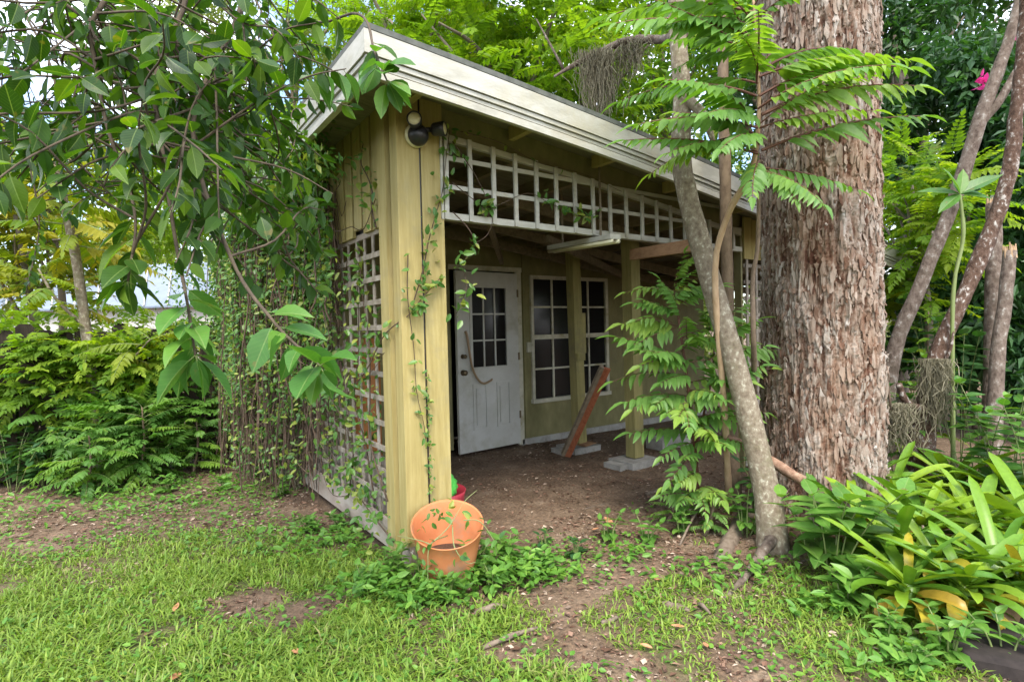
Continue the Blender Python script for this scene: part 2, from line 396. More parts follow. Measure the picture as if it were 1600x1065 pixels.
LEAF8 = tpl_leaf()
LEAFN = tpl_leaf(.40, .18, .25, ((.14, .75), (.4, 1.0), (.72, .60)))
LEAFW = tpl_leaf(.6, .1, .15, ((.15, .75), (.4, 1.0), (.7, .72)))
LEAF2 = (np.array([(0, 0, 0), (.24, .42, .05), (0, 1, -.1), (-.24, .42, .05)]), np.array([(0, 1, 2), (0, 2, 3)]))


def put(g, tpl, P, D, U, S, rnd, mat=0):
    """many copies of a template into one mesh"""
    TV, TF = tpl
    P = np.asarray(P, float); m = len(P)
    if m == 0:
        return
    y = nrm(D); U = np.asarray(U, float) + 1e-4 * rng.standard_normal((m, 3))
    z = nrm(U - y * (U * y).sum(1, keepdims=True)); x = np.cross(y, z)
    S = np.asarray(S, float)
    S = np.full((m, 1), float(S)) if S.ndim == 0 else S.reshape(m, -1)
    if S.shape[1] == 1: S = np.repeat(S, 3, 1)
    V = P[:, None] + TV[None, :, 0, None] * S[:, None, 0:1] * x[:, None] + TV[None, :, 1, None] * S[:, None, 1:2] * y[:, None] + TV[None, :, 2, None] * S[:, None, 2:3] * z[:, None]
    k = len(TV); off = np.arange(m) * k
    R_ = np.repeat(np.asarray(rnd, float) * np.ones(m), k)
    if isinstance(TF, np.ndarray):
        F = (TF[None] + off[:, None, None]).reshape(-1, TF.shape[1]); g.add(V.reshape(-1, 3), F, R_, mat)
    else:
        tri = np.array([f for f in TF if len(f) == 3]); qd = np.array([f for f in TF if len(f) == 4])
        base = g.n
        F = (tri[None] + off[:, None, None]).reshape(-1, 3); g.add(V.reshape(-1, 3), F, R_, mat)
        if len(qd):
            Q = (qd[None] + off[:, None, None]).reshape(-1, 4) + base
            g.L.append(Q.ravel()); g.T.append(np.full(len(Q), 4)); g.M.append(np.full(len(Q), mat))


def tplmesh(name, tpl, mat, stalk=0.0, smat=None):
    g = Geo(); V = tpl[0].copy()
    if stalk:
        V[:, 1] = V[:, 1] + stalk
        g.tube([(0, 0, .0), (0, stalk + .02, 0.0)], .012, 4, 1, mat=1, cap=False)
    g.add(V, tpl[1], .5, 0)
    return g.mesh(name, [mat, smat or mat], True)


def frond_geo(pairs=9, leaf=.24, w=1.0, droop=.45, g=None, seed=0, tpl=None):
    """pinnate leaf of length 1 along +Y: rachis and paired leaflets"""
    r = np.random.default_rng(seed); g = g or Geo(); tpl = tpl or LEAFN
    t = np.linspace(0, 1, 9)
    side = (r.random() - .5) * .25
    C = np.stack([side * t ** 2, t * (1 - .12 * droop * t), .10 * t - droop * .55 * t ** 2], 1)
    g.tube(C, np.linspace(.010, .003, 9), 4, 1, .3, 1, cap=False)
    P = []; D = []; U = []; S = []
    for i in range(pairs):
        u = .16 + .82 * i / (pairs - 1) + .012 * (r.random() - .5)
        c = np.array([np.interp(u, t, C[:, k]) for k in range(3)])
        tg = nrm(np.array([np.interp(min(1, u + .05), t, C[:, k]) - np.interp(u - .05, t, C[:, k]) for k in range(3)]))
        sdv = nrm(np.cross(tg, (0, 0, 1))); up = np.cross(sdv, tg)
        k = math.sin(math.pi * (.22 + .66 * u)) * (.85 + .3 * r.random())
        for sgn in (-1, 1):
            if r.random() < .07: continue
            k *= .88 + .24 * r.random()
            d = sdv * sgn * 1.0 + tg * (.35 + .5 * u + .15 * r.random()) - up * (.25 + .25 * r.random())
            P.append(c); D.append(d); U.append(up + .25 * r.standard_normal(3)); S.append((leaf * k * w, leaf * k, leaf * k))
    P.append(C[-1]); D.append(C[-1] - C[-2]); U.append((0, 0, 1)); S.append((leaf * .9 * w, leaf * .9, leaf * .9))
    put(g, tpl, P, D, U, S, .5 + .12 * (r.random(len(P)) - .5), 0)
    return g


FROND = {'leaf_bush': [frond_geo(7 + i % 3, .29 + .03 * (i % 3), .95, .3 + .14 * (i % 4), seed=80 + i).mesh('frond', [M['leaf_pin'], M['redstem']], True) for i in range(7)], **{k: [frond_geo(12 + i % 4, .185 + .02 * (i % 3), 1.0, .35 + .12 * (i % 4), seed=40 + i).mesh('frond', [M[k], M['redstem'] if k == 'leaf_pin' else M['greenstem']], True) for i in range(7)] for k in ('leaf_pin', 'leaf_fern', 'leaf_yel', 'leaf_lime')}}


def fronds(root, mat, stem, n, length, up0=.1, spread=1.0, name='frond', phase=0.0, tmin=.25, dirbias=None):
    """pinnate leaves spiralling up a stem polyline"""
    P, _ = curve(stem, np.ones(len(stem)), 6); sgl = np.linspace(0, 1, len(P))
    for i in range(n):
        u = tmin + (1 - tmin) * i / max(1, n - 1)
        p = np.array([np.interp(u, sgl, P[:, k]) for k in range(3)])
        a = phase + i * 2.4 + rng.normal() * .25
        e = up0 + (u - .5) * .9 * spread + rng.normal() * .12
        d = np.array([math.cos(a), math.sin(a), e])
        if dirbias is not None: d = d + np.asarray(dirbias)
        l = length * (.75 + .4 * rng.random()) * (1 - .35 * max(0, u - .7) / .3)
        inst(name, FROND[mat][rng.integers(7)], root, p, d, (0, 0, 1) + .15 * rng.standard_normal(3), l)


# ================================================================== GROUND
BT = np.array([2.67, -1.08])            # big tree foot
ST = np.array([1.97, -1.10])            # slender tree foot


def hz(x, y):
    x = np.asarray(x, float); y = np.asarray(y, float)
    a = .10 * np.exp(-((x - BT[0]) ** 2 + (y - BT[1]) ** 2) / .75 ** 2) + .035 * np.exp(-((x - ST[0]) ** 2 + (y - ST[1]) ** 2) / .25 ** 2)
    b = .05 * (fbm(x * .8, y * .8) - .47) + .012 * (vn(x * 6, y * 6) - .5)
    out = sstep(-.1, -.9, y) + sstep(0, -.7, x)
    return a + b * np.clip(.3 + out, 0, 1) - .02


def hzp(p):
    return float(hz(p[0], p[1]))


def on_ground(px, py):
    p = gnd(px, py, 0.0); z = hzp(p); p = gnd(px, py, z)
    return np.array([p[0], p[1], hzp(p)])


def green(x, y):
    """how much lawn grows at a place, 0 to 1"""
    n = fbm(x * 1.4 + 5, y * 1.4 + 2) - .47
    n2 = fbm(x * 4 + 1, y * 4 + 9) - .47
    e1 = sstep(.15, -.40, x * .9 + .06 * y + n * 1.8 + .12)                  # left part of the yard
    e2 = sstep(2.6, 1.0, y + x * -.25 + n * 3.0)                              # fades towards the fence
    near = sstep(.30, -.45, (x + .42) * .8 + (y + 1.1) * .5 + n * 1.6)       # front left
    a = np.maximum(e1 * e2, near) * sstep(-.34, -.12, n + .4 * n2)
    right = .6 * sstep(.20, -.1, np.hypot((x - 1.35) * .9, (y + 1.85) * 1.2) - .5 + n * 1.5)    # tuft at the right front
    front = .42 * sstep(-.6, -1.1, y) * sstep(.50, .70, .5 + n * 1.5 + n2 * 1.2)
    a = np.maximum(np.maximum(a, right), front)
    a = a * (1 - sstep(-.05, .0, x) * sstep(-.2, 0.0, y))                    # none under the roof
    return np.clip(a * (1 + n2 * 1.8), 0, 1)


def build_ground():
    dense = lambda a, b, s: np.arange(a, b, s)
    far = 7 * 1.35 ** np.arange(0, 18)
    xs = np.concatenate([-far[::-1], dense(-6, -2.6, .12), dense(-2.6, 3.6, .035), dense(3.6, 7.6, .12), far + 1])
    ys = np.concatenate([-far[::-1], dense(-5, -2.5, .12), dense(-2.5, 3.4, .04), dense(3.4, 7, .15), far + .2])
    X, Y = np.meshgrid(xs, ys, indexing='ij')
    Z = hz(X, Y) + .012 * (fbm(X * 9, Y * 9) - .47) * sstep(12, 4, np.hypot(X, Y)) + .006 * (rng.random(X.shape) - .5) * sstep(9, 4, np.hypot(X, Y))
    n, m = X.shape
    V = np.stack([X, Y, Z], -1).reshape(-1, 3)
    i = np.arange(n - 1)[:, None] * m; j = np.arange(m - 1)[None]
    F = np.stack([i + j, i + m + j, i + m + j + 1, i + j + 1], -1).reshape(-1, 4)
    g = Geo(); g.add(V, F, green(X, Y).ravel() * sstep(14, 6, np.hypot(X, Y)).ravel())
    m_, N, L, b = nodes('yard_soil')
    ge = N.new('ShaderNodeNewGeometry')
    n1 = N.new('ShaderNodeTexNoise'); n1.inputs['Scale'].default_value = 3; n1.inputs['Detail'].default_value = 10; n1.inputs['Roughness'].default_value = .75
    n2 = N.new('ShaderNodeTexNoise'); n2.inputs['Scale'].default_value = 45; n2.inputs['Detail'].default_value = 6; n2.inputs['Roughness'].default_value = .7
    vo = N.new('ShaderNodeTexVoronoi'); vo.inputs['Scale'].default_value = 38; vo.inputs['Randomness'].default_value = 1
    for q in (n1, n2, vo): L.new(ge.outputs['Position'], q.inputs['Vector'])
    r1 = ramp(N, [(.3, (.082, .054, .035)), (.5, (.145, .100, .066)), (.62, (.20, .145, .100)), (.74, (.30, .245, .19))]); L.new(n1.outputs['Fac'], r1.inputs['Fac'])
    r2 = ramp(N, [(.35, (.55, .52, .5)), (.5, (1, 1, 1)), (.68, (1.6, 1.5, 1.4))]); L.new(n2.outputs['Fac'], r2.inputs['Fac'])
    mu = N.new('ShaderNodeMixRGB'); mu.blend_type = 'MULTIPLY'; mu.inputs['Fac'].default_value = 1; L.new(r1.outputs['Color'], mu.inputs['Color1']); L.new(r2.outputs['Color'], mu.inputs['Color2'])
    rv = ramp(N, [(.05, (1, 1, 1)), (.10, (0, 0, 0))]); L.new(vo.outputs['Distance'], rv.inputs['Fac'])
    mv = N.new('ShaderNodeMixRGB'); mv.inputs['Color2'].default_value = (.34, .25, .19, 1); L.new(rv.outputs['Color'], mv.inputs['Fac']); L.new(mu.outputs['Color'], mv.inputs['Color1'])
    a = N.new('ShaderNodeAttribute'); a.attribute_name = 'rnd'
    mg = N.new('ShaderNodeMixRGB'); mg.inputs['Color2'].default_value = (.075, .085, .028, 1); L.new(a.outputs['Fac'], mg.inputs['Fac']); L.new(mv.outputs['Color'], mg.inputs['Color1'])
    L.new(mg.outputs['Color'], b.inputs['Base Color']); b.inputs['Roughness'].default_value = .95; b.inputs['Specular IOR Level'].default_value = .2
    bp = N.new('ShaderNodeBump'); bp.inputs['Strength'].default_value = .7; bp.inputs['Distance'].default_value = .015; L.new(n2.outputs['Fac'], bp.inputs['Height']); L.new(bp.outputs['Normal'], b.inputs['Normal'])
    o = obj('ground', g, m_, smooth=True); setp(o, 'brown soil and leaf litter of the yard', kind='structure')


build_ground()

# ================================================================== SHED
XS0 = -.33; YS0 = -.42; XE = 6.4; YB = 2.45; XW = 6.2


def zr(x):
    x = np.asarray(x, float); t = x + .31
    q = 2.85 - .07 * t - .0105 * t * t
    lin = 2.85 - .07 * 3.3 - .0105 * 3.3 ** 2 - .125 * (t - 3.3)
    return np.where(t < 3.3, q, lin)


def profile_x(g, x0, x1, y0, y1, zlo, zhi, n=24, mat=0):
    """bar that follows the roof line along X; zlo and zhi are offsets from the roof surface"""
    xs = np.linspace(x0, x1, n); V = []
    for x in xs:
        z = float(zr(x)); V += [(x, y0, z + zlo), (x, y1, z + zlo), (x, y1, z + zhi), (x, y0, z + zhi)]
    F = []
    for i in range(n - 1):
        a = 4 * i
        for k in range(4): F.append((a + k, a + (k + 1) % 4, a + 4 + (k + 1) % 4, a + 4 + k))
    F += [(3, 2, 1, 0), (4 * n - 4, 4 * n - 3, 4 * n - 2, 4 * n - 1)]
    return g.add(V, F, random.random(), mat)


shed = thing('garden_shed', 'olive shed with open porch, white lattice transom and sloping white fascia', 'shed', (0, 0, 0))


def build_shed():
    P = lambda name, g, m, par=shed, sm=False: obj(name, g, m, par, sm)
    # --- roof
    rf = P('roof', profile_x(Geo(), XS0 - .03, XE, YS0 - .035, 5.2, -.006, .022), M['roof'])
    P('roof_deck', profile_x(Geo(), XS0 + .03, XE - .03, YS0 + .03, 5.1, -.034, -.008), M['deck'], rf)
    profile = [(-.035, -.012), (-.16, -.037)]
    # fascia boards: flat board + three stepped mouldings, along the front and along the left eave
    fr = P('front_fascia', profile_x(Geo(), XS0, XE - .02, YS0, YS0 + .025, -.215, -.008), M['white'])
    for k, (a, b, pr) in enumerate(((-.122, -.010, .034), (-.150, -.127, .024), (-.174, -.155, .012), (-.222, -.182, .018))):
        P('moulding', profile_x(Geo(), XS0 - pr, XE - .02, YS0 - pr, YS0 - .001, a, b), M['white'], fr)
    z0 = float(zr(XS0))
    lf = P('eave_fascia', Geo().box(XS0, XS0 + .025, YS0 + .026, 5.1, z0 - .215, z0 - .008), M['white'])
    for k, (a, b, pr) in enumerate(((-.122, -.010, .034), (-.150, -.127, .024), (-.174, -.155, .012), (-.222, -.182, .018))):
        P('moulding', Geo().box(XS0 - pr, XS0 - .001, YS0 + .001, 5.1, z0 + a, z0 + b), M['white'], lf)
    # lookouts (short rafters under the front overhang) and rafters inside
    for x in (.02, .78, 1.52, 2.3, 3.1, 3.9, 4.7, 5.5):
        z = float(zr(x)) - .036
        P('lookout', Geo().box(x, x + .045, YS0 + .028, -.002, z - .085, z), M['olive'])
    for x in (.36, .95, 1.55, 2.15, 2.75, 3.4, 4.0, 4.7, 5.4, 6.1):
        z = float(zr(x)) - .036
        P('rafter', Geo().box(x, x + .045, .10, 5.0, z - .14, z), M['rafter'])
    for y in (.75, 1.55, 2.1):
        P('purlin', profile_x(Geo(), .1, XE - .1, y, y + .04, -.27 - .03 * y, -.18 - .03 * y), M['rafter'])
    for (x0, y0, z0_, x1, y1, z1) in ((.9, .5, 2.28, 2.2, 2.2, 2.16), (1.9, 1.0, 2.22, 4.2, 2.2, 2.05), (3.0, 1.0, 2.28, 4.4, .6, 1.98)):
        P('brace', Geo().bar((x0, y0, z0_), (x1, y1, z1), .04, .07), M['rafter'])
    # --- header above the transom, end panel at the right
    P('header', profile_x(Geo(), .02, XE - .1, .045, .085, -.235, -.036), M['olive_shaded'])
    # --- corner column of four boards round a core
    zt = float(zr(.15)) - .038
    P('column_core', Geo().box(.012, .27, .012, .262, .0, zt - .002), M['black'])  # core coloured black to stand for shadow in the board gaps
    P('column_board', Geo().box(0, .128, 0, .02, .13, zt), M['olive'])
    P('column_foot', Geo().box(.001, .127, .003, .022, -.03, .1295), M['greyboard'])
    P('column_board', Geo().box(.142, .287, 0.003, .022, .10, zt), M['olive'])
    P('column_foot', Geo().box(.143, .286, .006, .022, -.03, .0995), M['greyboard'])
    P('column_board', Geo().box(-.003, .016, .021, .125, .12, zt), M['olive'])
    P('column_foot', Geo().box(-.001, .016, .024, .124, -.03, .1195), M['greyboard'])
    P('column_board', Geo().box(-.024, .011, .152, .275, .03, zt), M['olive'])
    P('column_board', Geo().box(.269, .286, .025, .16, .02, zt), M['olive'])
    P('corner_trim', Geo().box(-.016, -.002, -.004, .034, .16, zt - .01), M['olive'])
    # --- left wall: boards above, lattice below
    zt = float(zr(0)) - .036
    P('gap_shade_backing', Geo().box(.045, .06, .28, 5.0, 2.06, zt), M['black'])  # black sheet added as the shadow lines between the wall boards
    y = .292; k = 0
    while y < 2.45:
        w = .135 + .012 * random.random(); dz = random.choice((0, .012, -.01, .03))
        P('wall_board', Geo().box(.0, .022, y, y + w, 2.07 + dz, zt), M['olive'])
        y += w + .034
    P('wall_board_run', Geo().box(.004, .03, 2.47, 5.0, .1, zt), M['olive'])
    P('lattice_head', Geo().box(.024, .044, .28, 2.45, 2.035, 2.075), M['greyboard'])
    lat = P('side_lattice', Geo().box(.03, .065, 2.41, 2.45, .10, 2.03), M['lattice'])
    for k in range(13):
        yy = .335 + .155 * k + rng.normal() * .004
        P('slat', Geo().bar((.020 + rng.normal() * .002, yy + rng.normal() * .006, .09), (.020, yy + rng.normal() * .006, 2.034), .034, .009, (1, 0, 0)), M['lattice'], lat)
    for k in range(11):
        zz = .351 + .155 * k
        P('rail', Geo().bar((.007, .28, zz + rng.normal() * .004), (.007, 2.43, zz + rng.normal() * .006), .009, .034), M['lattice'], lat)
    y = .285
    while y < 2.4:
        w = .145; P('skirt_board', Geo().box(.048, .064, y, y + w - .004, .06, .56 + .006 * rng.normal()), M['greyboard'], lat); y += w
    P('base_board', Geo().box(-.006, .012, .28, 2.44, .035, .215), M['greyboard'])
    # --- front transom of white lattice
    x0, s, zb = .302, .175, 2.107
    xe = 3.42
    tr = P('transom', Geo().bar((x0 - .015, .028, zb - .006), (xe, .028, zb - .02), .05, .042), M['white'])
    P('top_rail', profile_x(Geo(), x0, xe, .012, .04, -.236, -.198), M['white'], tr)
    for k in range(19):
        x = x0 + s * k
        if x > xe: break
        zt2 = float(zr(x)) - .20
        P('slat', Geo().bar((x, -.003, zb - .028), (x + rng.normal() * .003, -.003, zt2), .028, .016, (0, 1, 0)), M['white'], tr)
    for k in (1, 2):
        P('rail', Geo().bar((x0, .013, zb + s * k), (xe, .013, zb + s * k - .012), .012, .028), M['white'], tr)
    P('edge_strip', Geo().box(x0 - .035, x0 - .019, -.006, .03, zb - .03, float(zr(x0)) - .2), M['white'], tr)
    # --- right end: boards above, lattice below
    z1 = float(zr(3.9)) - .036
    for k in range(4):
        P('end_board', Geo().box(3.45 + .13 * k, 3.45 + .13 * k + .124, .0, .02, 2.0, float(zr(3.45 + .13 * k + .12)) - .04), M['olive'])
    P('porch_post', Geo().box(3.96, 4.08, 0, .12, 0, z1), M['olive_shaded'])
    P('porch_post', Geo().box(3.42, 3.445, .02, .09, 0, 2.3), M['olive_shaded'])
    la = P('end_lattice', Geo().box(3.45, 3.95, .01, .04, .05, .12), M['white'])
    for k in range(4):
        P('slat', Geo().box(3.47 + .155 * k, 3.502 + .155 * k, -.004, .008, .1, 1.995), M['lattice'], la)
    for k in range(12):
        P('rail', Geo().box(3.45, 3.95, .01, .02, .22 + .155 * k, .252 + .155 * k), M['lattice'], la)
    # --- back wall with door and window openings
    wx0, wx1, wz0, wz1, wzm = 2.768, 4.077, .478, 2.048, 1.289
    dx0, dx1 = 1.66, 2.60
    g = Geo()
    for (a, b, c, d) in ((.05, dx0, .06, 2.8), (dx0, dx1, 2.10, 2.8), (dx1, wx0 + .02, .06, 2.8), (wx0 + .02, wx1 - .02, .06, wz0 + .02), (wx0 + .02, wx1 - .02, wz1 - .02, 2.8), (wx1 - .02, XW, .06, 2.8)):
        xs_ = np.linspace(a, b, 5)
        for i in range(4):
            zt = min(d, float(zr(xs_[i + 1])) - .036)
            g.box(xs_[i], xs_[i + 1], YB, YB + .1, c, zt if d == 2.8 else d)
    P('back_wall', g, M['olive_shaded'])
    P('wall_foot', Geo().box(2.6, XW, YB - .02, YB + .08, -.03, .06), M['concrete'])
    P('wall_batten', Geo().box(2.655, 2.69, YB - .018, YB - .001, .08, 2.3), M['olive_shaded'])
    P('room_dark_sheets', Geo().box(.3, XW, 3.4, 3.45, 0, 2.4).box(.3, .35, YB + .11, 3.4, 0, 2.4).box(XW - .06, XW - .01, YB + .11, 3.4, 0, 2.2), M['black'])  # black sheets added for the darkness of the unseen room
    # window: frame, meeting rail, muntins, sixteen panes
    wi = P('window', Geo().box(wx0, wx1, YB - .03, YB - .001, wz1 - .045, wz1).box(wx0, wx0 + .04, YB - .03, YB - .001, wz0 + .05, wz1 - .045)
           .box(wx1 - .045, wx1, YB - .03, YB - .001, wz0 + .05, wz1 - .045), M['frame'])
    P('sill', Geo().box(wx0 - .01, wx1 + .01, YB - .05, YB + .01, wz0, wz0 + .048), M['frame'], wi)
    P('meeting_rail', Geo().box(wx0 + .04, wx1 - .045, YB - .026, YB - .002, wzm - .028, wzm + .028), M['frame'], wi)
    cw = (wx1 - wx0 - .085) / 4
    for i in range(4):
        for j in range(4):
            za = wz0 + .048 + j * (wzm - .028 - wz0 - .048) / 2 if j < 2 else wzm + .028 + (j - 2) * (wz1 - .045 - wzm - .028) / 2
            zb_ = za + ((wzm - .028 - wz0 - .048) / 2 if j < 2 else (wz1 - .045 - wzm - .028) / 2)
            xa = wx0 + .04 + i * cw
            P('pane', Geo().box(xa + .004, xa + cw - .004, YB + .006 + .002 * rng.random(), YB + .012, za + .002, zb_ - .002), M['glass'], wi)
    for i in (1, 2, 3):
        w2 = .018 if i == 2 else .011
        for (a, b) in ((wz0 + .048, wzm - .028), (wzm + .028, wz1 - .045)):
            P('muntin', Geo().box(wx0 + .04 + i * cw - w2, wx0 + .04 + i * cw + w2, YB - .016, YB + .003, a, b), M['frame'], wi)
    for zz in ((wz0 + .048 + wzm - .028) / 2, (wzm + .028 + wz1 - .045) / 2):
        P('muntin', Geo().box(wx0 + .04, wx1 - .045, YB - .013, YB + .002, zz - .011, zz + .011), M['frame'], wi)
    # door frame and half-glazed door, ajar, hinges on the right
    P('door_frame', Geo().box(dx1 - .05, dx1 + .03, YB - .02, YB - .001, 0, 2.11).box(dx0 - .02, dx1 + .04, YB - .026, YB - .001, 2.075, 2.13), M['frame'])
    hx, hy = dx1 - .035, YB - .03
    e = np.array(gnd(711, 712, .02)); dv = nrm(np.array([e[0] - hx, e[1] - hy, 0])); DW = .88
    nv = np.array([dv[1], -dv[0], 0]); nv = nv if nv[1] < 0 else -nv
    o0 = np.array([hx, hy, .025]); DH = 2.03

    def dbox(g, u0, u1, z0_, z1_, d0, d1):
        V = [o0 + dv * u + nv * d + np.array([0, 0, z]) for u in (u0, u1) for d in (d0, d1) for z in (z0_, z1_)]
        return g.add(V, [(0, 1, 3, 2), (4, 6, 7, 5), (0, 4, 5, 1), (2, 3, 7, 6), (0, 2, 6, 4), (1, 5, 7, 3)], .5)
    gx0, gx1, gz0, gz1 = .17, .70, .93, 1.87
    g = Geo(); dbox(g, 0, gx0, 0, DH, -.04, 0); dbox(g, gx1, DW, 0, DH, -.04, 0); dbox(g, gx0, gx1, 0, gz0, -.04, 0); dbox(g, gx0, gx1, gz1, DH, -.04, 0)
    do = P('door', g, M['door'])
    g = Geo()
    for (a, b, c, d) in ((gx0 - .012, gx0 + .022, gz0 - .015, gz1 + .015), (gx1 - .022, gx1 + .012, gz0 - .015, gz1 + .015)): dbox(g, a, b, c, d, .001, .014)
    for (a, b, c, d) in ((gx0 + .022, gx1 - .022, gz0 - .015, gz0 + .02), (gx0 + .022, gx1 - .022, gz1 - .02, gz1 + .015)): dbox(g, a, b, c, d, .001, .014)
    P('glazing_frame', g, M['door'], do)
    pw, ph = (gx1 - gx0 - .044) / 3, (gz1 - gz0 - .04) / 3
    for i in range(3):
        for j in range(3):
            P('pane', dbox(Geo(), gx0 + .022 + i * pw + .002, gx0 + .022 + (i + 1) * pw - .002, gz0 + .02 + j * ph + .002, gz0 + .02 + (j + 1) * ph - .002, -.012, -.007), M['glass'], do)
    for i in (1, 2):
        P('muntin', dbox(Geo(), gx0 + .022 + i * pw - .009, gx0 + .022 + i * pw + .009, gz0 + .02, gz1 - .02, -.006, .008), M['door'], do)
        P('muntin', dbox(Geo(), gx0 + .022, gx1 - .022, gz0 + .02 + i * ph - .009, gz0 + .02 + i * ph + .009, -.005, .007), M['door'], do)
    for u0 in (.15, .49):
        g = Geo(); u1 = u0 + .20
        for (a, b, c, d) in ((u0, u1, .24, .26), (u0, u1, .74, .76), (u0, u0 + .02, .26, .74), (u1 - .02, u1, .26, .74), (u0 + .045, u1 - .045, .29, .71)): dbox(g, a, b, c, d, .001, .013)
        P('door_panel', g, M['door'], do)
    for zz, rr in ((.90, .034), (1.08, .027)):
        c = o0 + dv * (DW - .065) + np.array([0, 0, zz])
        P('door_knob', Geo().lathe([(.0, .0), (rr, 0), (rr, .008), (rr * .45, .014), (rr * .4, .03), (rr * .85, .04), (rr * .9, .055), (rr * .5, .066), (0, .068)], c, 16, nv), M['brass'], do, True)
    hp = [o0 + dv * (DW - .09 - a) + nv * b + np.array([0, 0, z]) for a, b, z in ((.015, .012, 1.36), (.02, .035, 1.30), (.04, .045, 1.12), (.08, .045, .93), (.16, .045, .80), (.24, .045, .765), (.33, .04, .79), (.36, .02, .80))]
    P('pull_handle', Geo().tube(hp, [.016, .014, .012, .012, .012, .012, .011, .012], 8), M['rustbrown'], do, True)
    for zz in (.3, 1.0, 1.75):
        P('hinge', dbox(Geo(), -.012, .012, zz, zz + .09, .001, .006), M['brass'], do)
    P('switch_box', Geo().box(2.70, 2.76, YB - .035, YB - .001, 1.11, 1.23), M['frame'])
    # --- two inner posts on pads
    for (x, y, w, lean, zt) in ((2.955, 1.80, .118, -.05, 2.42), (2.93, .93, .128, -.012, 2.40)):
        g = Geo().bar((x, y, .06), (x + lean, y, zt), w, w, (0, 1, 0)); P('inner_post', g, M['olive_in_shaded'])
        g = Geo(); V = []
        g.box(x - .22, x + .17, y - .17, y + .16, -.02, .05); P('footing', g, M['concrete'])
        P('footing', Geo().box(x - .33, x - .225, y - .11, y + .12, -.02, .035), M['concrete'])
    P('patch_board', Geo().box(2.845, 3.015, 1.72, 1.735, 1.10, 1.56).box(2.86, 2.98, 1.70, 1.719, 1.02, 1.10), M['olive_in_shaded'])
    P('post_plate', Geo().bar((2.86, 1.68, .065), (3.05, 1.70, .075), .14, .008), M['redbeam'])
    P('tie_beam', Geo().box(2.90, 2.945, .1, 2.44, 2.30, 2.40), M['olive_shaded'])


build_shed()


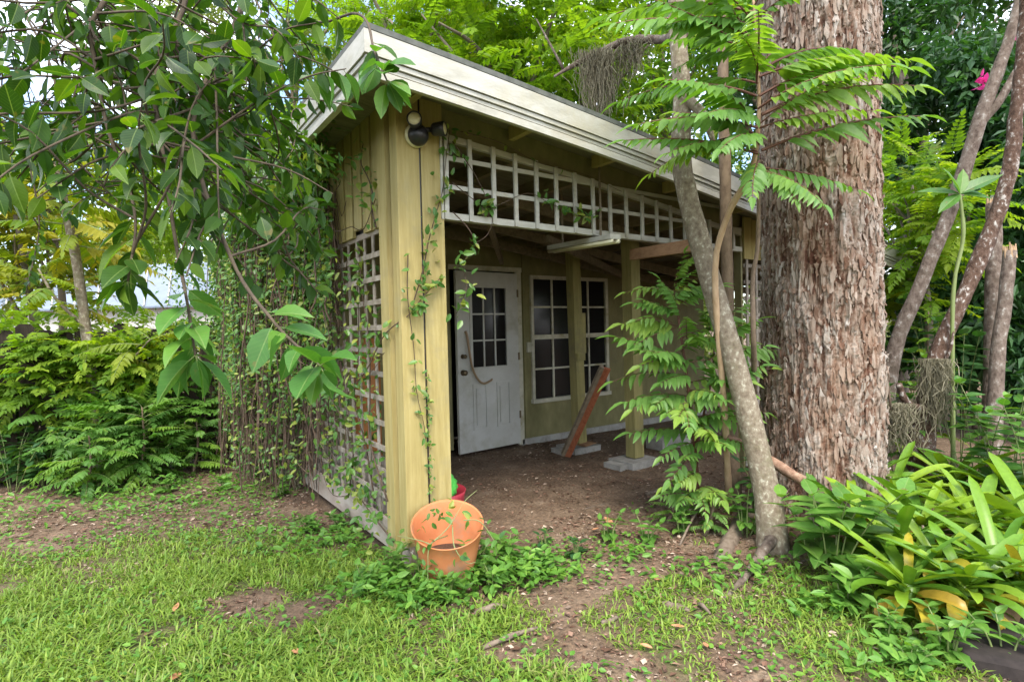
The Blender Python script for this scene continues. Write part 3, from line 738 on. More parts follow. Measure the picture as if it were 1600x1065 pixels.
# --- things in and on the porch
def porch_things():
    # fluorescent strip and spare beam laid over the tie beams
    p0 = np.array(at(862, 391, 4.75)); p1 = np.array(at(962, 374, 3.95))
    t = thing('strip_light', 'pale two-tube strip light hanging under the porch rafters', 'lamp', p0)
    obj('housing', Geo().bar(p0 + (0, 0, .02), p1 + (0, 0, .02), .09, .035), M['white'], t)
    sdv = nrm(np.cross(p1 - p0, (0, 0, 1)))
    for sgn in (-1, 1):
        obj('tube', Geo().tube([p0 + sdv * sgn * .028 - (0, 0, .012), p1 + sdv * sgn * .028 - (0, 0, .012)], .014, 8, 1), M['lens'], t, True)
    for u in (.2, .8):
        q = p0 + (p1 - p0) * u
        obj('hanger', Geo().bar(q + (0, 0, .035), (q[0], q[1], float(zr(q[0])) - .1), .012, .012, (1, 0, 0)), M['rafter'], t)
    a = np.array(at(988, 398, 4.6)); b = np.array(at(1092, 382, 3.75))
    o = obj('spare_beam', Geo().bar(a, b, .05, .085), M['redbeam'], loc=a); setp(o, 'reddish spare timber lying under the porch roof behind the transom', 'timber')
    # leaning red board
    a = np.array(gnd(886, 712, .03)); b = np.array(at(948, 580, 5.35)); b[2] = max(b[2], 1.0)
    t = thing('leaning_board', 'red brown board leaning on the inner porch post', 'board', a)
    obj('board', Geo().bar(a, b, .03, .075, RV), M['redwood'], t)
    off = np.array([-.045, .015, .02])
    obj('dark_edge', Geo().bar(a + off, b + off, .06, .035, RV), M['rafter'], t)
    # concrete slab lying in the dark
    c = gnd(1040, 690, .05); o = obj('concrete_block', Geo().box(c[0] - .2, c[0] + .3, c[1] - .12, c[1] + .12, -.01, .11), M['concrete'], loc=(c[0], c[1], 0)); setp(o, 'grey concrete block on the porch floor behind the leafy sapling', 'block')
    # flood light
    c = np.array([.105, -.002, 2.545])
    t = thing('flood_light', 'black twin-head flood light on top of the olive corner column', 'lamp', c)
    obj('back_plate', Geo().lathe([(0, 0), (.068, 0), (.07, .012), (.06, .03), (.052, .034)], c, 28, (0, -1, 0)), M['lens'], t, True)
    obj('housing', Geo().lathe([(.060, .028), (.062, .045), (.055, .07), (.04, .092), (.018, .104), (0, .106)], c, 28, (0, -1, -.12)), M['black'], t, True)
    for dv_, off in (((-.62, -1, .05), (-.03, -.075, .045)), ((.75, -.8, .0), (.075, -.075, .03))):
        h = c + np.array(off); ax = nrm(dv_)
        hd = obj('lamp_head', Geo().tube([c + (0, -.06, .02), h], .016, 8, 1).lathe([(0, -.005), (.03, 0), (.038, .012), (.041, .055), (.043, .08), (.038, .081), (.036, .07)], h, 24, ax), M['black'], t, True)
        obj('lens', Geo().lathe([(.037, .072), (.03, .079), (.015, .083), (0, .084)], h, 20, ax), M['lens'], hd, True)
    # terracotta planter with a slanting rim
    c = np.array([.125, -.235, hz(.125, -.235) - .005])
    t = thing('planter_pot', 'orange terracotta planter with slanted rim at the foot of the column', 'plant pot', c)
    vdir = nrm(np.array([c[0] - CAM[0], c[1] - CAM[1], 0]))

    def slant(V):
        rel = V - c; b_ = rel @ vdir; k = np.clip(rel[..., 2] / .36, 0, 1)
        V = V.copy(); V[..., 2] += k ** 2 * b_ * .38; V[..., :2] -= (k ** 2 * .02)[..., None] * vdir[:2]
        return V
    H_ = .345
    obj('body', Geo().lathe([(0, 0), (.118, 0), (.128, .012), (.155, .12), (.180, .24), (.200, H_ - .012), (.205, H_), (.201, H_ + .004), (.195, H_ - .004), (.174, .22), (.15, .1), (0, .09)], c, 48, fn=slant), M['terracotta'], t, True)
    obj('soil', Geo().lathe([(.160, .165), (.11, .175), (.05, .18), (0, .175)], c, 24), M['soil'], t, True)
    # red tub with a green bag behind the column
    c = np.array([.40, .42, 0.0])
    t = thing('red_tub', 'red plastic tub on the porch floor behind the column', 'tub', c)
    obj('body', Geo().lathe([(0, .0), (.15, 0), (.175, .10), (.19, .26), (.20, .30), (.195, .30), (.18, .25), (.14, .02), (0, .02)], c, 28), M['red'], t, True)
    obj('saucer', Geo().lathe([(0, .002), (.20, .002), (.225, .05), (.22, .05), (.2, .01), (0, .01)], c, 28), M['red'], t, True)

    def crumple(c0, rx, ry, rz, seed):
        g = Geo(); n, m = 26, 16
        th = np.linspace(0, 2 * math.pi, n, endpoint=False)[None]; ph = np.linspace(0.05, math.pi - .05, m)[:, None]
        k = 1 + .6 * (fbm(np.cos(th) * 2 + seed + ph * 1.4, np.sin(th) * 2 + ph * 1.7) - .47)
        V = np.stack([rx * k * np.sin(ph) * np.cos(th), ry * k * np.sin(ph) * np.sin(th), rz * k * np.cos(ph) + 0 * th], -1) + c0
        i = np.arange(m - 1)[:, None] * n; j = np.arange(n)[None]; kk = (j + 1) % n
        F = np.stack([i + j, i + n + j, i + n + kk, i + kk], -1).reshape(-1, 4)
        g.add(V.reshape(-1, 3), F); g.add(V[0], [tuple(range(n))[::-1]]); g.add(V[-1], [tuple(range(n))]); return g
    o = obj('plastic_bag', crumple(c + (-.03, -.02, .34), .15, .14, .14, 3), M['greenbag'], loc=c + (0, 0, .25), smooth=True); setp(o, 'bright green plastic bag stuffed in the red tub', 'bag')
    o = obj('plastic_bag', crumple(np.array([.22, .52, .74]), .11, .13, .20, 8), M['bluebag'], loc=(.22, .52, .5), smooth=True); setp(o, 'pale blue plastic sack behind the side lattice', 'bag')
    for (nm, x, y, z0, z1, rr, mt, lb) in (('storage_barrel', .34, .60, 0, .55, .15, 'red', 'dark red barrel behind the side lattice under the pale blue sack'), ('storage_barrel', .30, 1.42, 0, 1.35, .11, 'orange', 'orange barrel behind the vine covered end of the side lattice')):
        o = obj(nm, Geo().lathe([(0, z0), (rr * .92, z0), (rr, z0 + .05), (rr * .97, z1 * .3), (rr * 1.02, z1 * .32), (rr * .97, z1 * .34), (rr, z1 - .05), (rr * .92, z1), (0, z1)], (x, y, 0), 24), M[mt], loc=(x, y, 0), smooth=True); setp(o, lb, 'barrel')


porch_things()


# ================================================================== FENCE AND NEIGHBOUR
def fence():
    a = np.array([-7.0, 4.75]); b = np.array([.05, 4.0]); d = nrm(b - a); ln = np.linalg.norm(b - a); n2 = np.array([d[1], -d[0]])
    t = thing('wooden_fence', 'dark weathered board fence behind the ferny plants on the left', 'fence', (*a, 0))
    for z in (.35, .9, 1.35):
        p = a - n2 * .03; q = b - n2 * .03
        obj('rail', Geo().bar((*p, z), (*q, z), .04, .09), M['fence'], t)
    u = 0
    while u < ln:
        w = .135 + .01 * random.random(); p = a + d * u; q = a + d * (u + w)
        h = 1.50 + .03 * rng.normal(); z0 = .03 + .03 * random.random()
        n_ = np.array([*n2, 0]) * .018
        P3 = lambda p2, z: np.array([p2[0], p2[1], z])
        cc = .03
        pts = [P3(p, z0), P3(q, z0), P3(q, h - cc), P3(a + d * (u + w - cc), h), P3(a + d * (u + cc), h), P3(p, h - cc)]
        V = [x for x in pts] + [x + n_ for x in pts]
        F = [(5, 4, 3, 2, 1, 0), (6, 7, 8, 9, 10, 11)] + [(i, (i + 1) % 6, (i + 1) % 6 + 6, i + 6) for i in range(6)]
        obj('plank', Geo().add(V, F, random.random()), M['fence'], t)
        u += w + .012 + .01 * random.random()
    for u in (.9, 3.3, 5.7):
        p = a + d * u - n2 * .09; obj('post', Geo().box(p[0] - .05, p[0] + .05, p[1] - .05, p[1] + .05, 0, 1.56), M['fence'], t)


fence()


def neighbour():
    c = at(190, 480, 15)
    p0 = at(-60, 492, 15.5); p1 = at(335, 470, 15); r0 = at(-60, 415, 18.5); r1 = at(345, 402, 17.8)
    p1[2] = p0[2] = 2.25; r0[2] = r1[2] = 3.75
    t = thing('neighbour_house', 'pale blue metal roofed house beyond the board fence', 'house', (c[0], c[1], 0))
    e = np.array([0, 0, 1.])
    obj('wall', Geo().add([(p0[0], p0[1] + .3, 0), (p1[0], p1[1] + .3, 0), (r1[0], r1[1] + 2, 0), (r0[0], r0[1] + 2, 0), (p0[0], p0[1] + .3, 2.28), (p1[0], p1[1] + .3, 2.22), (r1[0], r1[1] + 2, 2.8), (r0[0], r0[1] + 2, 2.8)],
        [(0, 1, 5, 4), (1, 2, 6, 5), (2, 3, 7, 6), (3, 0, 4, 7)]), M['stucco'], t)
    n = 11
    for i in range(n):
        u0, u1 = i / n, (i + 1) / n
        a, b = p0 + (p1 - p0) * u0, p0 + (p1 - p0) * u1; c_, d = r0 + (r1 - r0) * u0, r0 + (r1 - r0) * u1
        w = (b - a) * .012
        obj('roof_panel', Geo().add([a + w, b - w, d - w, c_ + w, a + w - e * .05, b - w - e * .05, d - w - e * .05, c_ + w - e * .05], [(0, 1, 2, 3), (7, 6, 5, 4), (0, 4, 5, 1), (1, 5, 6, 2), (2, 6, 7, 3), (3, 7, 4, 0)], random.random()), M['metalroof'], t)
        obj('seam', Geo().bar(a + e * .02, c_ + e * .02, .03, .05), M['stucco'] if i else M['metalroof'], t)


neighbour()


# ================================================================== TREES
def bark_trunk():
    """big tree: trunk with flaky plates as relief"""
    n, m = 380, 700
    Hh = 3.9
    th = np.arange(n) * 2 * math.pi / n
    z = np.linspace(0, Hh, m)
    T, Z = np.meshgrid(th, z)
    R0 = .362 - .004 * Z + .10 * np.exp(-Z / .15) + .02 * np.exp(-Z / .6)
    R0 = R0 * (1 + .045 * np.cos(3 * T + .7 + .25 * Z) + .03 * np.cos(5 * T + 2 + .4 * Z) * np.exp(-Z / 1.5) * 2)
    # burl low on the front left
    def voro(u, v, seed):
        r = np.random.default_rng(seed); J = r.random((128, 128, 3))
        ui = np.floor(u).astype(int); vi = np.floor(v).astype(int)
        f1 = np.full(u.shape, 9.); f2 = np.full(u.shape, 9.); idv = np.zeros(u.shape); du = np.zeros(u.shape); dvv = np.zeros(u.shape)
        for a in (-1, 0, 1):
            for b in (-1, 0, 1):
                c = J[(ui + a) % 128, (vi + b) % 128]
                x = ui + a + c[..., 0] - u; y = vi + b + c[..., 1] - v; d = np.sqrt(x * x + y * y)
                nr = d < f1
                f2 = np.where(nr, f1, np.minimum(f2, d)); idv = np.where(nr, c[..., 2], idv); dvv = np.where(nr, y, dvv); du = np.where(nr, x, du); f1 = np.where(nr, d, f1)
        return f1, f2, idv, du, dvv
    wx = (fbm(T * 3 + 4, Z * 2.5, 4) - .47)
    U = T * .47
    n1 = fbm(U * 24 + wx * 1.6 + 3, Z * 2.0 + wx * 1.2, 5); n2 = fbm(U * 52 + wx * 4 + 20, Z * 5.0 + wx * 3 + 5, 4)
    def terrace(x, k, soft=.07):
        q = x * k; f = np.floor(q); r_ = q - f
        return (f + sstep(.5 - soft, .5 + soft, r_)) / k, f
    t1, l1 = terrace(n1 + .03 * (n2 - .47), 13); t2, l2 = terrace(n2, 9, .10)
    f1, f2, i1, du, dv1 = voro(U * 26 + wx * 5, Z * 4.0 + wx * 3.5 + .8 * (fbm(T * 7, Z * 5 + 7, 3) - .47), 3)
    g1, g2, i2, eu, ev = voro(U * 44 + wx * 9, Z * 15 + wx * 5, 4)
    crack = sstep(.0, .13, f2 - f1); crack2 = sstep(.0, .2, g2 - g1)
    disp = .06 * (t1 - .45) + .035 * (t2 - .45) + .010 * crack * (i1 - .2) + .012 * crack * np.clip(dv1, -.5, .5) + .005 * crack2 * i2 + .005 * (rng.random(T.shape) - .5)
    lev = (np.sin(l1 * 37.7 + l2 * 17.3 + np.floor(i1 * 5) * 3.1) * .5 + .5)
    rndv = np.clip(.30 + .9 * (t1 - .45) + .8 * (t2 - .45) + .35 * (lev - .5) + .22 * (i2 - .5) + .2 * (i1 - .5), 0, 1) * (.5 + .5 * crack)
    disp += .03 * (fbm(T * 2.5, Z * 1.2, 3) - .47)
    bx = (T - 3.95 + math.pi) % (2 * math.pi) - math.pi
    disp += .05 * np.exp(-(bx / .28) ** 2 - ((Z - 1.85) / .2) ** 2)
    R1 = R0 + disp
    leanx, leany = -.012, .0
    cx = BT[0] + leanx * Z + .02 * np.sin(Z * .9); cy = BT[1] + leany * Z
    V = np.stack([cx + R1 * np.cos(T), cy + R1 * np.sin(T), Z - .08], -1)
    g = Geo(); i = np.arange(m - 1)[:, None] * n; j = np.arange(n)[None]; k = (j + 1) % n
    F = np.stack([i + j, i + k, i + n + k, i + n + j], -1).reshape(-1, 4)
    g.add(V.reshape(-1, 3), F, rndv.ravel())
    mm, N, L, b = nodes('flaky_bark')
    a = N.new('ShaderNodeAttribute'); a.attribute_name = 'rnd'
    r = ramp(N, [(.0, (.085, .042, .028)), (.16, (.15, .088, .060)), (.34, (.225, .160, .120)), (.58, (.30, .245, .20)), (.9, (.40, .36, .32))])
    ge = N.new('ShaderNodeNewGeometry'); mp = N.new('ShaderNodeMapping'); mp.inputs['Scale'].default_value = (14, 14, 5)
    nz = N.new('ShaderNodeTexNoise'); nz.inputs['Scale'].default_value = 2.5; nz.inputs['Detail'].default_value = 8; nz.inputs['Roughness'].default_value = .7
    L.new(ge.outputs['Position'], mp.inputs['Vector']); L.new(mp.outputs['Vector'], nz.inputs['Vector'])
    ad = N.new('ShaderNodeMath'); ad.operation = 'MULTIPLY_ADD'; ad.inputs[1].default_value = .9; ad.inputs[2].default_value = -.42
    L.new(nz.outputs['Fac'], ad.inputs[0]); s_ = N.new('ShaderNodeMath'); s_.operation = 'ADD'; L.new(ad.outputs[0], s_.inputs[0]); L.new(a.outputs['Fac'], s_.inputs[1]); L.new(s_.outputs[0], r.inputs['Fac'])
    # warm stains
    n3 = N.new('ShaderNodeTexNoise'); n3.inputs['Scale'].default_value = 2.2; n3.inputs['Detail'].default_value = 5; m3 = N.new('ShaderNodeMapping'); m3.inputs['Scale'].default_value = (2, 2, .6)
    L.new(ge.outputs['Position'], m3.inputs['Vector']); L.new(m3.outputs['Vector'], n3.inputs['Vector'])
    r3 = ramp(N, [(.48, (0, 0, 0)), (.72, (.75, .75, .75))]); L.new(n3.outputs['Fac'], r3.inputs['Fac'])
    mx_ = N.new('ShaderNodeMixRGB'); mx_.blend_type = 'MULTIPLY'; mx_.inputs['Color2'].default_value = (.82, .64, .52, 1); L.new(r3.outputs['Color'], mx_.inputs['Fac']); L.new(r.outputs['Color'], mx_.inputs['Color1'])
    L.new(mx_.outputs['Color'], b.inputs['Base Color']); b.inputs['Roughness'].default_value = .9; b.inputs['Specular IOR Level'].default_value = .15
    bp = N.new('ShaderNodeBump'); bp.inputs['Strength'].default_value = .6; bp.inputs['Distance'].default_value = .012; L.new(nz.outputs['Fac'], bp.inputs['Height']); L.new(bp.outputs['Normal'], b.inputs['Normal'])
    t = thing('big_tree', 'thick tree trunk with flaking grey brown bark beside the shed', 'tree', (BT[0], BT[1], 0))
    obj('trunk', g, mm, t, True)
    # single bark plates, lifted at one edge
    gf = Geo(); nf = 6000
    th_ = rng.random(nf) * 2 * math.pi; zz = .12 + 3.7 * rng.random(nf); jn = 10
    w_ = .005 + .014 * rng.random(nf) ** 2; h_ = w_ * (1.4 + 3.4 * rng.random(nf))
    Vs = []; Fs = []; As = []
    for q in range(nf):
        i_ = int(th_[q] / (2 * math.pi) * n) % n; k_ = min(m - 1, int((zz[q]) / Hh * (m - 1)))
        rb = R0[k_, i_] + disp[k_, i_]; ph = np.arange(jn) * 2 * math.pi / jn + rng.random()
        rad = .45 + .9 * rng.random(jn); du_ = np.cos(ph) * w_[q] * rad; dz_ = np.sin(ph) * h_[q] * rad
        lift = .004 + .012 * rng.random() * (1 + rng.choice((-1, 1)) * dz_ / h_[q]) * .8 + .005 * (du_ / w_[q]) ** 2 * rng.choice((-1, 1))
        ta = th_[q] + du_ / rb; rr = rb + np.maximum(lift, -.004)
        cxx = cx[k_, 0]; cyy = cy[k_, 0] if np.ndim(cy) else BT[1]
        ring = np.stack([cxx + rr * np.cos(ta), cyy + rr * np.sin(ta), zz[q] - .08 + dz_], 1)
        inner = np.stack([cxx + (rr - .007) * np.cos(ta), cyy + (rr - .007) * np.sin(ta), zz[q] - .08 + dz_ * .96], 1)
        cen = np.array([[cxx + (rb + .011) * math.cos(th_[q]), cyy + (rb + .011) * math.sin(th_[q]), zz[q] - .08]])
        b0 = q * (2 * jn + 1); Vs.append(np.concatenate([ring, inner, cen]))
        j_ = np.arange(jn); k2 = (j_ + 1) % jn
        Fs.append(np.concatenate([np.stack([b0 + j_, b0 + k2, np.full(jn, b0 + 2 * jn)], 1), np.stack([b0 + jn + j_, b0 + jn + k2, b0 + k2], 1), np.stack([b0 + jn + j_, b0 + k2, b0 + j_], 1)]))
        As.append(np.full(2 * jn + 1, np.clip(.44 + .17 * rng.normal() + .5 * (float(fbm(th_[q] * 1.6, zz[q] * .9, 2)) - .37), .05, 1)))
    gf.add(np.concatenate(Vs), np.concatenate(Fs), np.concatenate(As)); o = obj('bark_plates', gf, mm, t); o['kind'] = 'stuff'
    # limbs and crown above the picture
    top = np.array([BT[0] - .05, BT[1], 3.75]); gl = Geo()
    for k in range(5):
        aa = k * 1.26 + .4; e = top + np.array([math.cos(aa) * 2.2, math.sin(aa) * 2.2, 2.2 + .3 * k])
        gl.tube([top, top + (e - top) * .4 + (0, 0, .5), e], [.3, .17, .06], 10)
    obj('limb', gl, M['bark_far'], t, True)
    g = Geo(); nl = 2600
    c = top + (0, 0, 3.2); q = nrm(rng.standard_normal((nl, 3))) * (rng.random((nl, 1)) ** .33) * np.array([2.6, 2.6, 1.5]) + c
    put(g, LEAF2, q, rng.standard_normal((nl, 3)), rng.standard_normal((nl, 3)), .16 * (.6 + .8 * rng.random(nl)), rng.random(nl)); obj('crown', g, M['leaf_oak'], t)
    # a thin vine stem up the right side of the trunk
    vp = [at(1392, 640, 4.2), at(1374, 480, 4.15), at(1368, 300, 4.1), at(1360, 120, 4.1), at(1358, -40, 4.1)]
    v = thing('creeper_stem', 'thin brown creeper stem climbing the right edge of the thick trunk', 'vine', vp[0])
    obj('stem', Geo().tube(vp, .008, 5, 8, wob=.3), M['vinestem'], v, True)


bark_trunk()


def tube_tree(name, label, cat, pts, r, mat, branches=(), n=14, wob=.08, base='trunk', group=None):
    t = thing(name, label, cat, pts[0], group)
    obj(base, Geo().tube(pts, r, n, 8, wob=wob), M[mat], t, True)
    for bp, br in branches:
        obj('branch', Geo().tube(bp, br, 8, 6, wob=wob), M[mat], t, True)
    return t


def trees_near():
    b = on_ground(1210, 852) - (0, 0, .06)
    pts = [b, at(1196, 760, 3.5), at(1150, 575, 3.55), at(1098, 395, 3.6), at(1066, 262, 3.62), at(1066, 150, 3.65), at(1058, 40, 3.7), at(1052, -120, 3.8)]
    t = tube_tree('slender_tree', 'slender leaning tree with smooth mottled grey trunk before the porch', 'tree', pts, [.098, .078, .070, .066, .062, .058, .054, .045], 'bark_smooth',
                  [([at(1066, 150, 3.64), at(1098, 180, 3.55), at(1118, 232, 3.55)], [.04, .03, .012]), ([at(1060, 60, 3.7), at(1090, 20, 3.7), at(1110, -80, 3.7)], [.04, .03, .02])], 20, .05)
    # flare roots
    for px in ((1116, 950),):
        e = on_ground(*px); mid = (b + e) / 2; mid[2] = hzp(mid) + .035
        obj('root', Geo().tube([b + (0, 0, .13), b + (e - b) * .28 + (0, 0, .08), mid, e - (0, 0, .015)], [.036, .028, .02, .007], 9, 6, wob=.3), M['bark_grey'], t, True)
    # second, straighter stem
    b2 = on_ground(1150, 792) - (0, 0, .05)
    tube_tree('slender_tree', 'straight thin brown tree stem just behind the leaning slender trunk', 'tree', [b2, at(1140, 600, 4.05), at(1136, 430, 4.0), at(1133, 265, 3.95), at(1130, 120, 3.9), at(1128, -60, 3.9)], [.045, .044, .042, .04, .036, .03], 'bark_thin', n=12)
    b3 = on_ground(1180, 745) - (0, 0, .03)
    tube_tree('thin_sapling', 'thin pale upright sapling against the left edge of the thick trunk', 'sapling', [b3, at(1178, 560, 3.62), at(1176, 440, 3.6), at(1184, 380, 3.58), at(1186, 250, 3.55)], [.018, .017, .015, .013, .01], 'bark_thin', n=8)
    # log wedged between the trunks
    a = at(1138, 682, 3.75); c = at(1256, 752, 3.45)
    o = obj('fallen_branch', Geo().tube([a, a + (c - a) * .5 + (0, 0, .01), c], [.022, .026, .033], 9, 6, wob=.25), M['redbark'], loc=a, smooth=True); setp(o, 'broken red brown branch wedged behind the slender leaning trunk', 'branch')
    # sapling whose crown hangs before the thick trunk
    s0 = at(1132, 640, 3.68)
    st = [on_ground(1140, 800), s0, at(1118, 470, 3.50), at(1120, 395, 3.42), at(1142, 325, 3.3), at(1176, 262, 3.2), at(1186, 170, 3.15), at(1183, 80, 3.1), at(1176, -10, 3.1)]
    t = thing('pinnate_sapling', 'tall sapling with large feathery leaves hanging before the thick trunk', 'sapling', st[0])
    obj('stem', Geo().tube(st, [.022, .02, .02, .019, .018, .015, .010, .008, .006], 8, 6, wob=.2), M['bark_tan'], t, True)
    RVh = nrm(np.array([RV[0], RV[1], 0])); FVh = nrm(np.array([FV[0], FV[1], 0]))
    # (start pixel, start depth, heading right / toward camera, rise, length)
    spec = [(1190, 235, 3.15, 1, .0, .18, 1.02), (1190, 180, 3.12, 1, .1, .22, .92), (1186, 120, 3.1, 1, .25, .10, .8), (1188, 110, 3.1, .9, -.15, .34, .95), (1178, 262, 3.18, .75, .35, -.35, .62), (1180, 265, 3.18, .35, .6, -.45, .55),
            (1184, 170, 3.12, .55, .7, .1, .72), (1184, 240, 3.15, -1, .15, .05, .85), (1184, 200, 3.12, -1, .3, .0, .78), (1184, 190, 3.12, -.75, .55, .22, .8), (1182, 150, 3.1, -1, -.1, .25, .85), (1182, 90, 3.1, -.9, .25, .30, .8),
            (1180, 60, 3.1, -1, .1, .15, .9), (1180, 40, 3.1, -.7, .5, .25, .75), (1180, 30, 3.1, .8, .3, .3, .7), (1178, 10, 3.1, .2, .8, .2, .7), (1178, 0, 3.1, -1, .2, .45, .8), (1186, 225, 3.15, -.5, .7, -.1, .66),
            (1186, 250, 3.15, -.35, .5, -.5, .5), (1182, 130, 3.1, -.3, .8, .15, .7), (1184, 130, 3.1, -.6, -.6, .3, .7), (1180, 80, 3.1, -.5, -.6, .4, .7), (1178, 20, 3.1, -.95, -.2, .2, .95), (1186, 210, 3.13, -.85, -.2, -.15, .7),
            (1186, 150, 3.1, .9, .15, .28, .85), (1186, 200, 3.1, .6, .5, -.1, .6)]
    for i, (px, py, dd, r_, c_, up_, ln) in enumerate(spec):
        d = RVh * r_ - FVh * c_ + np.array([0, 0, up_ + .12])
        inst('frond', FROND['leaf_pin'][i % 7], t, at(px, py, dd), d, (0, 0, 1) + .12 * rng.standard_normal(3) - FVh * .35, ln * .92)
        d = RVh * (r_ + .35 * rng.normal()) - FVh * (c_ + .3 * rng.normal()) + np.array([0, 0, up_ + .12 + .25 * rng.normal()])
        inst('frond', FROND['leaf_pin'][(i + 3) % 7], t, at(px, py + 10 * rng.normal(), dd), d, (0, 0, 1) + .15 * rng.standard_normal(3) - FVh * .4, ln * .72) if i % 2 else None
    # bushy sapling before the porch
    b = on_ground(1092, 806)
    st = [b, at(1086, 700, 3.95), at(1072, 580, 3.9), at(1054, 455, 3.9)]
    t = thing('pinnate_sapling', 'bushy green sapling with feathery leaves at the right of the porch opening', 'sapling', b)
    obj('stem', Geo().tube(st, [.016, .014, .011, .006], 7, 6), M['redstem'], t, True)
    st2 = [at(1086, 700, 3.95), at(1110, 600, 3.95), at(1118, 520, 3.95)]
    obj('stem', Geo().tube(st2, [.010, .008, .005], 6, 5), M['redstem'], t, True)
    spec = [(1054, 455, .1, .4, .5, .35), (1054, 460, -1, .1, .1, .42), (1056, 470, .9, .2, .2, .4), (1058, 490, -.8, .5, .1, .42), (1060, 510, -1, .1, -.05, .5), (1062, 530, .8, .4, .1, .45), (1066, 560, -1, .3, .12, .62), (1070, 575, -.6, .7, .0, .5), (1072, 590, -1, .0, .0, .62), (1072, 600, .7, .6, 0, .5),
            (1078, 620, -.9, .4, -.1, .6), (1080, 640, -.5, .8, -.1, .5), (1082, 660, .5, .7, 0, .5), (1084, 670, -1, .2, -.25, .55), (1086, 690, .2, .9, -.1, .5), (1088, 710, -.6, .7, -.3, .45), (1110, 600, .9, .3, .2, .5), (1114, 560, 1, .1, .1, .5), (1116, 540, .5, .6, .3, .42), (1118, 525, -.3, .6, .5, .4), (1118, 520, .8, -.2, .5, .4), (1105, 620, .4, .8, -.1, .45),
            (1100, 640, 1, .3, -.05, .5), (1090, 740, -.8, .5, -.2, .4), (1092, 760, .2, .8, -.1, .4), (1092, 775, -1, .2, 0, .35), (1056, 480, .3, -.7, .3, .4), (1064, 550, .1, .9, .1, .45), (1076, 610, .2, .9, -.2, .45)]
    for i, (px, py, r_, c_, up_, ln) in enumerate(spec):
        d = RVh * r_ - FVh * c_ + np.array([0, 0, up_ + .3])
        inst('frond', FROND['leaf_bush'][(i * 3) % 7], t, at(px, py, 3.93), d, (0, 0, 1) + .15 * rng.standard_normal(3) - FVh * .3, ln * .86)
        d = RVh * (r_ + .5 * rng.normal()) - FVh * (.4 + .5 * rng.random()) + np.array([0, 0, up_ + .25 + .2 * rng.normal()])
        inst('frond', FROND['leaf_bush'][(i * 5 + 2) % 7], t, at(px + 6 * rng.normal(), py + 14 * rng.normal(), 3.9), d, (0, 0, 1) + .2 * rng.standard_normal(3) - FVh * .4, ln * .74)
        if i % 2 == 0: inst('frond', FROND['leaf_bush'][(i * 2 + 1) % 7], t, at(px + 10 * rng.normal(), py + 18 * rng.normal(), 3.88), RVh * rng.normal() - FVh * (.2 + .8 * rng.random()) + np.array([0, 0, .35 + .3 * rng.normal()]), (0, 0, 1) + .2 * rng.standard_normal(3) - FVh * .4, ln * .68)
    # right hand trunks
    def foot(px, d):
        p = at(px, 760, d); p[2] = hzp(p) - .05; return p
    tube_tree('leaning_tree', 'grey leaning forked tree right of the thick trunk', 'tree', [foot(1372, 5.3), at(1396, 555, 5.25), at(1440, 440, 5.2), at(1492, 310, 5.15), at(1532, 185, 5.1), at(1574, 70, 5.1), at(1602, -30, 5.1), at(1640, -160, 5.1)], [.075, .065, .060, .058, .058, .046, .042, .04], 'bark_grey',
              [([at(1528, 196, 5.1), at(1560, 160, 5.05), at(1600, 92, 5.0), at(1660, 0, 5.0)], [.04, .034, .03, .028])])
    tube_tree('leaning_tree', 'dark speckled leaning tree before the right hand hedge', 'tree', [foot(1430, 4.6), at(1446, 640, 4.55), at(1462, 560, 4.5), at(1520, 430, 4.5), at(1572, 290, 4.5), at(1590, 160, 4.5), at(1600, 60, 4.5), at(1612, -120, 4.5)], [.10, .08, .060, .055, .052, .048, .046, .044], 'bark_speck',
              [([at(1450, 640, 4.5), at(1418, 630, 4.4), at(1404, 600, 4.35)], [.035, .03, .022]), ([at(1462, 590, 4.5), at(1485, 545, 4.4), at(1490, 500, 4.4)], [.016, .012, .008])], 14, .18)
    for (px, py0, dd, rr, lb, py1, dx) in ((1553, 318, 5.0, .066, 'taller grey sawn-off trunk at the right beside the speckled tree', 700, -3), (1578, 392, 4.7, .052, 'shorter sawn-off trunk with splintered top at the right edge', 700, -28)):
        f_ = foot(px + dx, dd)
        t = thing('tree_stump', lb, 'stump', f_)
        obj('trunk', Geo().tube([f_, at(px + dx * .7, 560, dd), at(px + dx * .3, (py0 + 560) / 2, dd), at(px, py0, dd)], [rr * 1.15, rr, rr * .97, rr * .9], 12, 8, wob=.1), M['bark_grey'], t, True)
        g = Geo(); tp = at(px, py0, dd)
        for k in range(7):
            a = k * .9; q = tp + np.array([math.cos(a) * rr * .6, math.sin(a) * rr * .6, 0]); g.tube([q - (0, 0, .06), q + (rng.normal() * .01, rng.normal() * .01, .04 + .05 * random.random())], [.022, .004], 5, 1)
        obj('splinter', g, M['bark_tan'], t)
    # tall stalk with a tuft of big leaves
    f_ = foot(1490, 4.4)
    t = thing('tufted_plant', 'tall bare stalk topped by a tuft of broad light green leaves', 'plant', f_)
    obj('stalk', Geo().tube([f_, at(1488, 560, 4.4), at(1490, 450, 4.4), at(1505, 370, 4.4), at(1500, 305, 4.4)], [.016, .015, .014, .013, .011], 8, 8, wob=.3), M['greenstem'], t, True)
    lm = tplmesh('leaf', LEAF8, M['leaf_bright'])
    for k, (r_, u_, ln) in enumerate(((-1, .25, .30), (-.7, -.45, .26), (.35, 1, .24), (1, .55, .34), (1, .05, .32), (-.4, .5, .28), (.1, .3, .2), (.5, -.1, .22))):
        inst('leaf', lm, t, at(1500, 303, 4.4), RVh * r_ + np.array([0, 0, u_]) - FVh * (.2 if k % 2 else -.2), (0, 0, 1) - FVh * .8, (ln * .85, ln, ln))


trees_near()


